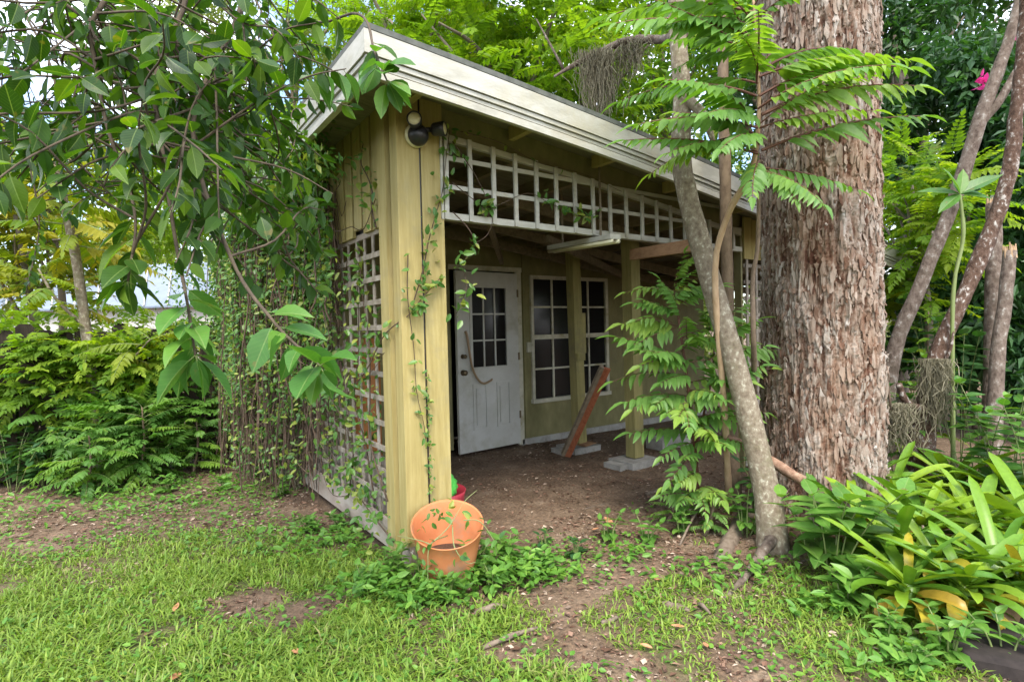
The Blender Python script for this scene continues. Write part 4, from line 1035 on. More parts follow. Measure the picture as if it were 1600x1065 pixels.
# ------------------------------------------------------------------ foliage masses
def cloud(g, c, rad, n, size, tpl=LEAF2, clumps=26, cl=.32, mat=0, down=.4, seed=None, fill=.4):
    """leaves gathered in clumps over an ellipsoid, with gaps between the clumps"""
    c = np.asarray(c, float); rad = np.asarray(rad, float)
    k = nrm(rng.standard_normal((clumps, 3))) * (fill + (1 - fill) * rng.random((clumps, 1)) ** .5)
    cr_ = cl * (.6 + .8 * rng.random(clumps))
    w = cr_ ** 2; ix = rng.choice(clumps, n, p=w / w.sum())
    off = rng.standard_normal((n, 3)); off = nrm(off) * rng.random((n, 1)) ** .4
    P = c + (k[ix] + off * cr_[ix][:, None] * np.array([1, 1, .75])) * rad
    D = rng.standard_normal((n, 3)) + off * .8; D[:, 2] -= down
    U = rng.standard_normal((n, 3)) * .6 + np.array([0, 0, 1])
    tone = rng.random(clumps)
    put(g, tpl, P, D, U, size * (.6 + .8 * rng.random(n)), (tone[ix] * .6 + .4 * rng.random(n)) % 1, mat)
    return P


def frondcloud(g, c, rad, n, length, seed=1, clumps=14, cl=.4):
    """pinnate leaves merged into a crown"""
    c = np.asarray(c, float); rad = np.asarray(rad, float)
    tp = []
    for s in range(5):
        f = frond_geo(9, .24, 1.1, .35 + .1 * s, seed=seed * 10 + s, tpl=LEAF2)
        tp.append((np.concatenate(f.V), [tuple(x) for x in np.split(np.concatenate(f.L), np.cumsum(np.concatenate(f.T))[:-1])]))
    k = nrm(rng.standard_normal((clumps, 3))) * (.35 + .65 * rng.random((clumps, 1)))
    ix = rng.integers(clumps, size=n); off = nrm(rng.standard_normal((n, 3))) * rng.random((n, 1)) ** .5
    P = c + (k[ix] + off * cl) * rad
    D = off + .4 * rng.standard_normal((n, 3)); D[:, 2] = D[:, 2] * .35 + .12
    U = np.tile((0, 0, 1.), (n, 1)) + .25 * rng.standard_normal((n, 3))
    ch = rng.integers(5, size=n); tone = rng.random(clumps)
    for s in range(5):
        q = ch == s
        put(g, tp[s], P[q], D[q], U[q], length * (.7 + .6 * rng.random(q.sum())), (tone[ix[q]] * .5 + .5 * rng.random(q.sum())) % 1)


def far_tree(name, label, px, py, d, rx, rz, n, size, mat, kind='cloud', trunk=True, ry=None, clumps=26, cl=.32, tr=.12):
    c = at(px, py, d); f_ = np.array([c[0], c[1], 0.])
    t = thing(name, label, 'tree', f_, None)
    if trunk:
        g = Geo(); top = c + (0, 0, rz * .3)
        g.tube([f_ - (0, 0, .1), f_ + (c - f_) * .5 + (.15, -.1, 0), top], [tr * 1.3, tr, tr * .4], 9, 6, wob=.1)
        obj('trunk', g, M['bark_far'], t, True)
        g = Geo()
        for k in range(7):
            a = k * 2.4; e = c + np.array([math.cos(a) * rx * .7, math.sin(a) * rx * .7, rz * (.5 * rng.random() - .1)]); s0 = f_ + (top - f_) * (.55 + .05 * k)
            g.tube([s0, (s0 + e) / 2 + (0, 0, .15 * rz), e], [tr * .5, tr * .3, tr * .1], 6, 5)
        obj('limb', g, M['bark_far'], t, True)
    g = Geo()
    if kind == 'cloud': cloud(g, c, (rx, ry or rx, rz), n, size, clumps=clumps, cl=cl)
    else: frondcloud(g, c, (rx, ry or rx, rz), n, size, seed=int(px) % 17 + 1, clumps=clumps, cl=cl)
    obj('crown', g, M[mat], t)
    return t


def background():
    far_tree('leafy_tree', 'bright yellow green feathery tree rising just behind the shed roof', 800, 70, 8.5, 2.0, 1.9, 900, .55, 'leaf_lime', 'frond', clumps=26, cl=.35)
    far_tree('leafy_tree', 'light green broadleaf tree behind the middle of the shed roof', 900, 110, 9.5, 2.2, 1.7, 7000, .13, 'leaf_lime', clumps=34, cl=.28)
    far_tree('leafy_tree', 'pale fine-leaved oak behind the left roof corner', 600, 10, 14, 3.0, 3.0, 15000, .12, 'leaf_oak', clumps=44, cl=.25)
    far_tree('leafy_tree', 'green tree with moss behind the slender trunk', 1030, 90, 10.5, 2.3, 2.6, 9000, .14, 'leaf_fern', clumps=34, cl=.26)
    far_tree('leafy_tree', 'yellowing feathery tree at the left edge above the fence', 25, 370, 6.6, 1.0, .85, 300, .5, 'leaf_yel', 'frond', clumps=12, cl=.45, tr=.05)
    far_tree('leafy_tree', 'lime green tree behind the hanging branches beside the vine wall', 330, 300, 10, 1.6, 1.6, 6500, .12, 'leaf_lime', clumps=22, cl=.3)
    far_tree('leafy_tree', 'dull green tree standing beyond the pale metal roof', 200, 350, 26, 4.0, 2.0, 6000, .25, 'leaf_oak', clumps=26, cl=.3)
    far_tree('leafy_tree', 'green fern-leaved tree right of the thick trunk', 1425, 330, 6.2, .62, .95, 330, .42, 'leaf_lime', 'frond', clumps=14, cl=.4, tr=.04)
    far_tree('leafy_tree', 'dark tree high above the hedge at the right', 1430, 60, 11, 2.6, 2.0, 8000, .17, 'leaf_hedge', clumps=30, cl=.26)
    far_tree('leafy_tree', 'dark green tree above the slender trunks', 1180, 30, 12, 2.3, 2.3, 7000, .17, 'leaf_hedge', clumps=30, cl=.28)
    far_tree('leafy_tree', 'lime tree between the hanging branches and the roof corner', 440, 240, 11, 1.5, 1.8, 5200, .13, 'leaf_lime', clumps=22, cl=.3)
    far_tree('leafy_tree', 'golden feathery tree behind the thin left trunk', 70, 290, 8.0, 1.1, .8, 300, .5, 'leaf_yel', 'frond', clumps=12, cl=.45, tr=.05)
    for (px, py, d, rx, rz, n, sz, mt, lb) in ((40, 545, 5.7, .8, .5, 380, .36, 'leaf_lime', 'light ferny thicket over the left fence top'), (200, 560, 5.9, .65, .42, 330, .34, 'leaf_lime', 'light ferny thicket beside the thin left trunk'), (30, 680, 5.9, .8, .55, 330, .40, 'leaf_fern', 'dark ferny thicket low at the left edge'), (240, 680, 5.9, .8, .45, 300, .38, 'leaf_fern', 'dark ferny thicket low before the fence corner'), (110, 610, 6.0, .9, .4, 330, .36, 'leaf_lime', 'middle ferny thicket covering the left fence boards'), (300, 590, 6.4, .5, .5, 200, .36, 'leaf_fern', 'ferny thicket against the vine wall by the fence')):
        c = at(px, py, d); t = thing('ferny_thicket', lb, 'shrub', (c[0], c[1], 0), 'ferny shrubs'); g = Geo(); frondcloud(g, c, (rx, rx * .6, rz), n, sz, seed=int(px) % 13, clumps=10, cl=.45); obj('foliage', g, M[mt], t)
        g = Geo()
        for k in range(4):
            e = c + np.array([rng.normal() * rx * .4, rng.normal() * .2, 0]); g.tube([(c[0] + .05 * k, c[1], -.03), (c * (1, 1, .5) + e * (0, 0, 0)), e], [.014, .011, .006], 6)
        obj('stem', g, M['bark_thin'], t, True)
    far_tree('leafy_tree', 'pale green tree filling the gap left of the roof corner', 450, 60, 15, 3.2, 3.4, 13000, .13, 'leaf_oak', clumps=44, cl=.26)
    far_tree('leafy_tree', 'dark leafy tree directly right of the thick trunk top', 1395, 70, 9.0, 1.3, 1.6, 6500, .14, 'leaf_hedge', clumps=26, cl=.33)
    far_tree('leafy_tree', 'lime feathery tree above the left end of the roof', 640, 30, 10, 1.6, 1.5, 420, .5, 'leaf_lime', 'frond', clumps=18, cl=.4)
    # hedge on the right
    t = thing('flowering_hedge', 'tall dark green hedge with pink blossoms at the right edge', 'hedge', at(1560, 700, 7.0) * (1, 1, 0))
    g = Geo()
    for (px, py, d, rx, rz, n) in ((1600, 250, 7.2, 1.3, 1.5, 9000), (1480, 200, 7.8, 1.2, 1.2, 6000), (1560, 520, 6.8, 1.3, 1.1, 5500), (1680, 400, 6.2, 1.0, 1.8, 4000), (1460, 480, 7.6, 1.1, .9, 3500)):
        cloud(g, at(px, py, d), (rx, .7, rz), n, .14, LEAF8 if False else LEAF2, 30, .34, down=.9)
    obj('foliage', g, M['leaf_hedge'], t)
    g = Geo()
    for (px, py) in ((1540, 610), (1480, 600), (1600, 620), (1520, 400)):
        e = at(px, py, 7.0); f_ = np.array([e[0], e[1] + .1, 0]); g.tube([f_, (e + f_) / 2 + .1, e + (0, 0, 1)], [.04, .03, .015], 6)
    obj('stem', g, M['bark_thin'], t, True)
    for (px, py, d) in ((1538, 128, 5.9), (1590, 52, 5.8), (1540, 128, 5.92), (1594, 46, 5.85), (1512, 300, 6.3)):
        g = Geo(); c = at(px, py, d)
        put(g, LEAFW, c + .03 * rng.standard_normal((9, 3)), rng.standard_normal((9, 3)), rng.standard_normal((9, 3)), .06 + .03 * rng.random(9), rng.random(9)); obj('blossom', g, M['petal'], t)
    # far wood closing the view
    g = Geo()
    for i in range(34):
        a = -52 + 108 * i / 33
        dirv = nrm(np.array([FV[0], FV[1], 0])) * math.cos(math.radians(a)) + nrm(np.array([RV[0], RV[1], 0])) * math.sin(math.radians(a))
        dist = 20 + 6 * rng.random(); c = CAM * (1, 1, 0) + dirv * dist
        hgt = (2.2 if a < -22 else 4.2) * (.8 + .5 * rng.random())
        cloud(g, c + (0, 0, hgt * .75), (2.6, 2.2, hgt), 1500, .34, LEAF2, 16, .4)
    o = obj('far_wood', g, M['leaf_oak']); setp(o, 'distant pale green wood closing the view behind the yard', 'wood', kind='stuff')
    # limb with hanging moss behind the roof
    p = [at(1030, 62, 5.8), at(985, 62, 5.8), at(945, 78, 5.8), at(900, 100, 5.8), at(866, 120, 5.7)]
    t = thing('bare_limb', 'bare brown limb reaching left over the shed roof', 'branch', p[0])
    obj('limb', Geo().tube([at(1062, 55, 5.0)] + p, [.05, .04, .036, .032, .026, .011], 8, 6, wob=.15), M['bark_grey'], t, True)
    obj('twig', Geo().tube([at(880, 108, 5.75), at(860, 70, 5.7), at(838, 30, 5.7)], [.015, .012, .006], 6), M['bark_grey'], t, True)


background()


def moss(label, px, py, d, w, ln, n=130, on=None):
    c = at(px, py, d); g = Geo()
    for i in range(int(n * 1.7)):
        q = c + RV * (rng.normal() * w) + FV * (rng.normal() * w * .6); l = ln * (.35 + .75 * rng.random())
        k = 7; pts = [q + np.array([rng.normal() * .022 * (j > 0), rng.normal() * .022 * (j > 0), -l * j / k]) for j in range(k + 1)]
        for j in range(1, k + 1): pts[j][:2] = pts[j - 1][:2] + .022 * rng.standard_normal(2) + (c[:2] - pts[j - 1][:2]) * .06
        g.tube(pts, .0014 + .00035 * d, 3, 1, rng.random(), cap=False)
    o = obj('hanging_moss', g, M['moss'], loc=c); setp(o, label, 'moss', 'spanish moss')


moss('grey moss hanging from the bare limb above the shed roof', 935, 82, 5.8, .11, .62, 190)
moss('thin grey moss beard hanging near the slender trunk above the roof', 985, 64, 5.8, .09, .35, 90)
moss('pale moss hanging at the fence corner left of the lattice', 396, 672, 5.6, .07, .5, 110)
moss('pale moss beard on the vine wall next to the lattice end', 456, 625, 5.1, .07, .75, 130)
moss('grey moss tangled on the foot of the speckled leaning tree', 1462, 560, 4.4, .06, .55, 110)
moss('grey moss heap low between the thick trunk and the speckled tree', 1402, 630, 4.3, .08, .35, 90)


# ------------------------------------------------------------------ overhanging branches, upper left
def overhang():
    T0 = np.array([-3.5, -.9, 0.])
    t = thing('overhanging_tree', 'glossy dark leaved tree branches hanging in from the upper left', 'tree', T0)
    obj('trunk', Geo().tube([T0 - (0, 0, .05), T0 + (.05, .1, 1.2), T0 + (.1, .1, 2.4), T0 + (.2, .2, 3.6)], [.16, .13, .11, .07], 12, 8, wob=.1), M['bark_smooth'], t, True)
    S = lambda z: T0 + np.array([.1, .12, z])
    limbs = [
        [S(2.6), at(-160, -160, 1.9), at(120, 20, 1.9), at(245, 85, 2.0), at(330, 160, 2.0), at(400, 235, 2.0), at(470, 330, 2.1)],
        [S(2.4), at(-200, 80, 2.5), at(150, 120, 2.5), at(330, 210, 2.4), at(410, 330, 2.2), at(450, 400, 2.0), at(500, 460, 1.9)],
        [S(2.8), at(60, -180, 1.4), at(140, 60, 1.4), at(165, 190, 1.4), at(210, 330, 1.35), at(200, 440, 1.3)],
        [S(2.9), at(180, -180, 1.6), at(240, 150, 1.5), at(270, 350, 1.35), at(292, 470, 1.25), at(305, 555, 1.2)],
        [S(3.0), at(280, -160, 1.7), at(300, 200, 1.5), at(360, 400, 1.3), at(430, 505, 1.2), at(500, 572, 1.12)],
        [S(3.2), at(350, -180, 2.4), at(470, 20, 2.3), at(560, 22, 1.9), at(585, 80, 1.65), at(604, 125, 1.55)],
        [S(2.2), at(-220, 200, 3.0), at(0, 200, 3.0), at(60, 330, 2.9), at(40, 460, 2.8)],
        [S(3.4), at(200, -260, 3.3), at(420, 40, 3.2), at(430, 160, 3.1), at(400, 280, 3.0)],
        [S(3.1), at(-100, -100, 2.8), at(60, 60, 2.8), at(110, 230, 2.7), at(200, 330, 2.6)],
    ]
    gb = Geo(); LP = []
    for k, l in enumerate(limbs):
        l = [np.array(p) for p in l]
        gb.tube(l, [.03, .009] + list(np.linspace(.0055, .0024, len(l) - 2)), 7, 7, wob=.15)
        c, _ = curve(np.array(l), np.ones(len(l)), 10); LP.append(c[12:])
    tips = []                                     # (pos, dir, count, leaf length)
    leaves = []
    down = np.array([0, 0, -1.])

    def sprig(P, n, ln, dn=.28):
        """alternate leaves along the last part of a twig"""
        P = np.asarray(P)
        for i in range(n):
            u = .25 + .75 * (i + .5) / n; f_ = u * (len(P) - 1); a = int(f_); a = min(a, len(P) - 2)
            p = P[a] + (P[a + 1] - P[a]) * (f_ - a); tg = nrm(P[a + 1] - P[a])
            sdv = nrm(np.cross(tg, rng.standard_normal(3)))
            d = tg * .45 + sdv * .9 + down * (dn + .1 + .35 * rng.random())
            leaves.append((p, nrm(d), ln * (.7 + .5 * rng.random())))
    for k, c in enumerate(LP):
        near = k in (2, 3, 4, 5)
        sprig(c[int(len(c) * .45):] if not near else c[int(len(c) * .55):], 13 if near else 18, .095 if near else .060, .0 if near else .25)
        if near:                                  # whorl at the tip
            for j in range(5):
                d = nrm(c[-1] - c[-3]) * .5 + nrm(rng.standard_normal(3)) + down * .3; leaves.append((c[-1], nrm(d), .092 * (.75 + .5 * rng.random())))
    lpa = np.concatenate([c[:int(len(c) * .93)] for k, c in enumerate(LP) if k not in (5,)])
    cnt = 0
    while cnt < 265:
        s0 = lpa[rng.integers(len(lpa))]
        rel = s0 - CAM; dp = rel @ FV
        e = s0 + RV * (rng.normal() * .26 + .03) * dp / 2 + FV * rng.normal() * .35 + np.array([0, 0, rng.normal() * .22 * dp / 2 - .06])
        re = e - CAM; de = re @ FV
        if de < 1.15: continue
        ex = 800 + FPX * (re @ RV) / de; ey = 532.5 - FPX * (re @ UV) / de
        lim = 325 if ex < 300 else 390
        if ex > 505 or ey > lim or ex < -140 or ey < -160: continue
        if ey > 270 and rng.random() < .4: continue
        mid = (s0 + e) / 2 + .03 * rng.standard_normal(3); e2 = e + nrm(e - s0) * .12 + down * .04
        gb.tube([s0, mid, e, e2], [.0035, .003, .0025, .0015], 5, 4, cap=False)
        c, _ = curve(np.array([s0, mid, e, e2]), np.ones(4), 4); sprig(c, int(rng.integers(9, 15)), .056 + .016 * rng.random()); cnt += 1
    obj('branch', gb, M['bark_dark'], t, True)
    sz = []
    for (p, d, l) in leaves:
        dp = (p - CAM) @ FV; sz.append(l / max(dp, .5))
    od = np.argsort(sz)[::-1]
    tp = [tpl_leaf(.52, .16, .20, ((.10, .5), (.28, .92), (.5, 1.0), (.75, .66))), tpl_leaf(.46, .25, .34, ((.10, .45), (.30, .9), (.52, 1.0), (.78, .58))), tpl_leaf(.56, .12, .10, ((.10, .55), (.3, .95), (.52, 1.0), (.76, .62)))]
    lm = [tplmesh('leaf', q, M['leaf_big_v'], .14, M['greenstem']) for q in tp]; lb = [tplmesh('leaf', q, M['leaf_bright'], .14, M['greenstem']) for q in tp]
    tips_ = [LP[k][-1] for k in (3, 4, 5)]
    rest = []
    for r_, i in enumerate(od):
        p, d, l = leaves[i]
        up = np.array([0, 0, 1.]) + .45 * rng.standard_normal(3)
        if r_ < 300:
            young = min(np.linalg.norm(p - q) for q in tips_) < .2
            inst('leaf', (lb if young else lm)[rng.integers(3)], t, p, d, up, l)
        else: rest.append((p, d, up, l))
    g = Geo()
    for q in range(3):
        rs = rest[q::3]; put(g, tp[q], [a[0] for a in rs], [a[1] for a in rs], [a[2] for a in rs], [a[3] for a in rs], rng.random(len(rs)))
    o = obj('foliage', g, M['leaf_big'], t, True); o['kind'] = 'stuff'


overhang()


# ------------------------------------------------------------------ vines
def vines():
    # dense curtain over the back end of the side wall and the fence corner
    c0 = np.array([-.2, 2.2, 0])
    t = thing('vine_curtain', 'dense curtain of brown vine stems and small leaves over the side wall', 'vine', c0)
    g = Geo(); gl = Geo()
    tops = []
    for i in range(420):
        u = rng.random() ** .8
        y = 1.05 + 3.0 * u; depth_ = .05 + .38 * sstep(1.0, 2.6, y)
        x = -.02 - depth_ * rng.random()
        zt = 2.75 - .12 * rng.random() - .35 * sstep(2.3, 4.0, y) - .35 * sstep(1.5, 1.05, y) + .2 * (vn(y * 3, 1) - .5)
        zb = .05 + .5 * rng.random() ** 2 if y > 1.7 else .35 + 1.4 * rng.random()
        k = 8; pts = []; q = np.array([x, y])
        for j in range(k + 1):
            q = q + .035 * rng.standard_normal(2); pts.append((min(q[0], -.012), q[1], zt + (zb - zt) * j / k))
        g.tube(pts, .003 + .004 * rng.random() ** 2, 4, 2, rng.random(), cap=False); tops.append((x, y, zt, zb))
    for i in range(260):                          # crossing runners
        y = 1.1 + 2.8 * rng.random(); z = .4 + 2.2 * rng.random(); pts = [np.array([-.06 - .3 * rng.random() * sstep(1, 2.4, y), y, z])]
        for j in range(5): pts.append(pts[-1] + np.array([.04 * rng.normal(), .14 * rng.normal(), .12 * rng.normal()])); pts[-1][0] = min(pts[-1][0], -.015)
        g.tube(pts, .003, 4, 3, rng.random(), cap=False)
    o = obj('stems', g, M['vinestem'], t); o['kind'] = 'stuff'
    n = 26000
    ix = rng.integers(len(tops), size=n); tp = np.array(tops)[ix]
    # leaves are thickest near the top and in patches
    z = tp[:, 3] + (tp[:, 2] - tp[:, 3]) * rng.random(n) ** .75; yv = tp[:, 1] + .06 * rng.standard_normal(n)
    keep = fbm(yv * 3.2 + 3, z * 3.2 + 8) > .42 - .22 * sstep(.8, 2.0, z) - .06 * (yv > 2.4)
    P = np.stack([tp[:, 0] - .03 - .05 * rng.random(n), yv, z], 1)[keep]
    m = len(P); D = rng.standard_normal((m, 3)) + np.array([-.8, -.3, -.3])
    put(gl, tpl_leaf(.5, .1, .15, ((.3, .95), (.65, .8))), P, D, np.array([-.5, -.5, .8]) + .5 * rng.standard_normal((m, 3)), .046 * (.6 + .8 * rng.random(m)), rng.random(m))
    cloud(gl, (-.30, 1.9, 2.62), (.36, 1.5, .36), 3200, .055, LEAF2, 30, .35)       # over the eave
    cloud(gl, (-.55, 4.0, 1.75), (.6, .3, .45), 900, .05, LEAF2, 16, .4)
    o = obj('foliage', gl, M['leaf_vine'], t, True); o['kind'] = 'stuff'

    # climbing sprays on the lattice, the column and the transom: stem + single leaves
    lm = [tplmesh('leaf', tpl_leaf(.5, .12, .2, ((.12, .6), (.38, 1.0), (.7, .75))), M['leaf_vine'])]

    def spray(label, pts, nl, ln, spread=.07, r=.004, grp='climbing sprays on the shed front', clusters=None):
        pts = [np.array(p) for p in pts]
        v = thing('climbing_vine', label, 'vine', pts[0], grp)
        obj('stem', Geo().tube(pts, np.linspace(r, r * .5, len(pts)), 5, 6, wob=.2), M['vinestem'], v, True)
        c, _ = curve(np.array(pts), np.ones(len(pts)), 8)
        for i in range(nl):
            if clusters is not None:
                f_ = np.clip(clusters[i % len(clusters)] + .03 * rng.normal(), 0, 1)
            else: f_ = rng.random()
            p = c[int(f_ * (len(c) - 1))] + spread * .35 * rng.standard_normal(3) * np.array([1, .4, 1]) + (0, -.012, 0)
            d = rng.standard_normal(3) + np.array([-.2, -.6, -.1])
            inst('leaf', lm[0], v, p, d, np.array([-.3, -.7, .7]) + .4 * rng.standard_normal(3), ln * (.6 + .7 * rng.random()))
    F = lambda x, z, y=-.02: np.array([x, y, z])
    spray('leafy vine climbing the right edge of the column below the flood light', [F(.05, 1.55), F(.12, 1.75), F(.17, 1.95), F(.22, 2.1), F(.27, 2.25), F(.30, 2.45), F(.33, 2.62)], 75, .055, .10)
    spray('vine looping from the transom down beside the column', [F(.33, 2.12, -.03), F(.42, 2.02, -.06), F(.46, 1.92, -.06), F(.38, 1.80, -.05), F(.40, 1.66, -.05), F(.33, 1.5, -.04)], 42, .06, .07, clusters=[.4, .6, .8, .97])
    spray('bare hooked vine arching below the transom corner', [F(.34, 2.55, -.03), F(.50, 2.35, -.04), F(.60, 2.13, -.05), F(.56, 2.0, -.06), F(.46, 1.93, -.06)], 5, .05, .03, .003)
    spray('leafy vine trailing along the middle of the transom', [F(.33, 2.3, -.03), F(.5, 2.2, -.035), F(.62, 2.18, -.03), F(.9, 2.3, -.03), F(1.08, 2.26, -.03), F(1.25, 2.22, -.03), F(1.45, 2.2, -.03), F(1.6, 2.28, -.03)], 58, .06, .055, .003, clusters=[.22, .27, .58, .7, .82, .86])
    spray('thin vine wound round the top rail of the transom', [F(.40, 2.62, -.03), F(.7, 2.6, -.03), F(1.0, 2.52, -.03), F(1.4, 2.5, -.03), F(1.8, 2.42, -.03)], 8, .04, .03, .003)
    spray('fringe of tiny leaves in the seam of the column', [F(.135, .28, -.006), F(.135, .6, -.006), F(.135, .9, -.006), F(.135, 1.2, -.006)], 85, .028, .022, .002)
    spray('long vine crossing the column from the lattice', [np.array([-.06, .9, .95]), np.array([-.05, .5, 1.15]), np.array([-.04, .2, 1.38]), F(.03, 1.5, -.02), F(.10, 1.58), F(.24, 1.72)], 60, .055, .09, .005)
    spray('vine hanging down the left half of the column', [F(.03, 1.85), F(.02, 1.6), F(.05, 1.3), F(.06, 1.05), F(.10, .85), F(.115, .7)], 26, .05, .05, .003)
    for k, (y0, z0, y1, z1, nl, lb) in enumerate(((.35, .35, .55, 2.0, 60, 'vine climbing the lattice close to the column'), (.6, .3, .75, 1.9, 60, 'vine climbing the second bay of the side lattice'), (.95, .2, .9, 1.9, 70, 'vine tangled on the middle of the side lattice'), (1.3, .2, 1.2, 2.0, 70, 'vine on the side lattice beside the brown curtain'), (.3, .12, 1.1, .45, 40, 'vine trailing along the foot of the side lattice'), (.30, 2.05, .45, 2.62, 26, 'vine on the wall boards above the side lattice'))):
        pts = [np.array([-.03, y0 + (y1 - y0) * s + .08 * rng.normal(), z0 + (z1 - z0) * s]) for s in np.linspace(0, 1, 6)]
        spray(lb, pts, int(nl * 2.5), .055, .20, .006, 'climbing sprays on the side lattice')
    # weed rambling out of the planter
    c = np.array([.125, -.235, .3]); R_ = nrm(np.array([RV[0], RV[1], 0])); F_ = nrm(np.array([FV[0], FV[1], 0]))
    w = thing('trailing_weed', 'pale stemmed weed rambling over the rim of the orange planter', 'weed', c - (0, 0, .08))
    K = lambda r, u, f: c + R_ * r + np.array([0, 0, u]) - F_ * f
    gs = Geo()
    for pts in ([K(.0, -.06, .0), K(-.07, -.035, .19), K(-.08, -.15, .23), K(-.085, -.30, .24)], [K(-.07, -.035, .19), K(-.13, -.02, .17), K(-.26, -.01, .12)], [K(-.07, -.035, .19), K(.02, .03, .12), K(.10, .13, .0), K(.17, .18, -.05)], [K(.04, .03, .1), K(.06, -.05, .20), K(.12, -.13, .21), K(.17, -.14, .18)], [K(.10, .06, .1), K(.19, .05, .1), K(.26, -.05, .1), K(.28, -.15, .08)]):
        gs.tube(pts, np.linspace(.0034, .0015, len(pts)), 5, 6, wob=.4)
    obj('stem', gs, plain('pale_stem', (.19, .22, .08), .6), w, True)
    for i in range(46):
        q = [K(-.08, .08, .05), K(-.02, .07, .02), K(-.12, .03, .12), K(.12, .07, .08), K(.2, .03, .08), K(-.14, -.05, .2), K(-.08, -.12, .24), K(.1, -.1, .21), K(-.22, -.02, .13), K(.25, -.05, .1), K(0, .1, .0)][i % 11]
        inst('leaf', lm[0], w, q + .022 * rng.standard_normal(3), rng.standard_normal(3), np.array([-.3, -.5, .8]) + .5 * rng.standard_normal(3), .05 * (.7 + .6 * rng.random()))


vines()


# ------------------------------------------------------------------ bromeliads and weeds
def strap(L_, w, lift, arch, n=7):
    t = np.linspace(0, 1, n); V = []
    y = np.sin(np.minimum(t * arch, 2.6)) / arch; z = lift * t - (1 - np.cos(t * arch)) / arch * .9
    for i in range(n):
        hw = w / 2 * (.8 + .4 * math.sin(math.pi * min(1, t[i] * 1.05))) * (1 if t[i] < .8 else max(.04, 1 - ((t[i] - .8) / .2) ** 1.6))
        V += [(-hw, y[i], z[i] + hw * .5), (0, y[i], z[i]), (hw, y[i], z[i] + hw * .5)]
    F = []
    for i in range(n - 1):
        a = 3 * i; F += [(a, a + 1, a + 4, a + 3), (a + 1, a + 2, a + 5, a + 4)]
    return np.array(V), F


def bromeliads():
    shapes = [strap(1, .118, .72, 1.1), strap(1, .122, .62, 1.6), strap(1, .125, .5, 2.0), strap(1, .112, .92, .8), strap(1, .12, .3, 2.3)]
    ms = {k: [tplmesh('leaf', s, M[k]) for s in shapes] for k in ('brom', 'brom_y', 'brom_d')}
    spots = [(1395, 800, .46, 'left bromeliad against the thick trunk with upright green straps'), (1490, 770, .48, 'back bromeliad of the clump with broad glossy green straps'), (1575, 790, .50, 'bromeliad at the right edge of the clump'), (1440, 850, .44, 'middle bromeliad with lime green cup'),
             (1530, 850, .46, 'bromeliad with shiny straps right of the clump centre'), (1465, 905, .42, 'front bromeliad with yellow drooping lower straps'), (1560, 920, .44, 'front right bromeliad with yellow and dry lower straps'), (1620, 860, .5, 'bromeliad cut off by the right picture edge'), (1350, 790, .36, 'small bromeliad at the foot of the thick trunk'), (1400, 880, .40, 'low bromeliad at the left front of the clump'), (1510, 940, .40, 'lowest bromeliad at the front of the clump'), (1600, 930, .42, 'bromeliad above the dark flat stone'), (1420, 935, .38, 'bromeliad at the very front left of the clump'), (1340, 850, .36, 'bromeliad among the broadleaf weeds at the clump edge')]
    for k, (px, py, ln, lb) in enumerate(spots):
        p = gnd(px, py, .08); p[2] = hzp(p) + .10 - .0
        t = thing('bromeliad', lb, 'bromeliad', (p[0], p[1], hzp(p)), 'bromeliad clump')
        obj('core', Geo().lathe([(.02, -.02), (.035, .1), (.045, .18), (.03, .17), (0, .12)], (p[0], p[1], hzp(p)), 10), M['brom'], t, True)
        n = 38
        for i in range(n):
            a = i * 2.39996 + k; u = i / n
            sh = [3, 0, 0, 1, 1, 2, 2, 4][min(7, int(u * 8))]
            key = 'brom'
            if u > .50 and k in (3, 5, 6, 9, 10, 11, 12) and rng.random() < .55: key = 'brom_y'
            elif u > .86 and rng.random() < .45: key = 'brom_d'
            elif rng.random() < .025: key = 'brom_y'
            l = ln * 1.08 * (.6 + .5 * rng.random())
            el = .0
            d = np.array([math.cos(a), math.sin(a), el + .1 * rng.normal()])
            inst('leaf', ms[key][sh], t, p + d * .02 + (0, 0, .10 - .14 * u), d, np.array([0, 0, 1]) + .18 * rng.standard_normal(3), (l * (.9 + .35 * rng.random()), l, l))


bromeliads()


def weed_meshes():
    return {m: [tplmesh('leaf', tpl_leaf(.5, .12, .22, ((.12, .62), (.36, 1.0), (.68, .72))), M[m + '_v' if m == 'leaf_weed' else m]), tplmesh('leaf', tpl_leaf(.62, .08, .15, ((.12, .75), (.34, 1.0), (.66, .7))), M[m + '_v' if m == 'leaf_weed' else m])] for m in ('leaf_weed', 'leaf_bright', 'leaf_hedge')}


WM = weed_meshes()


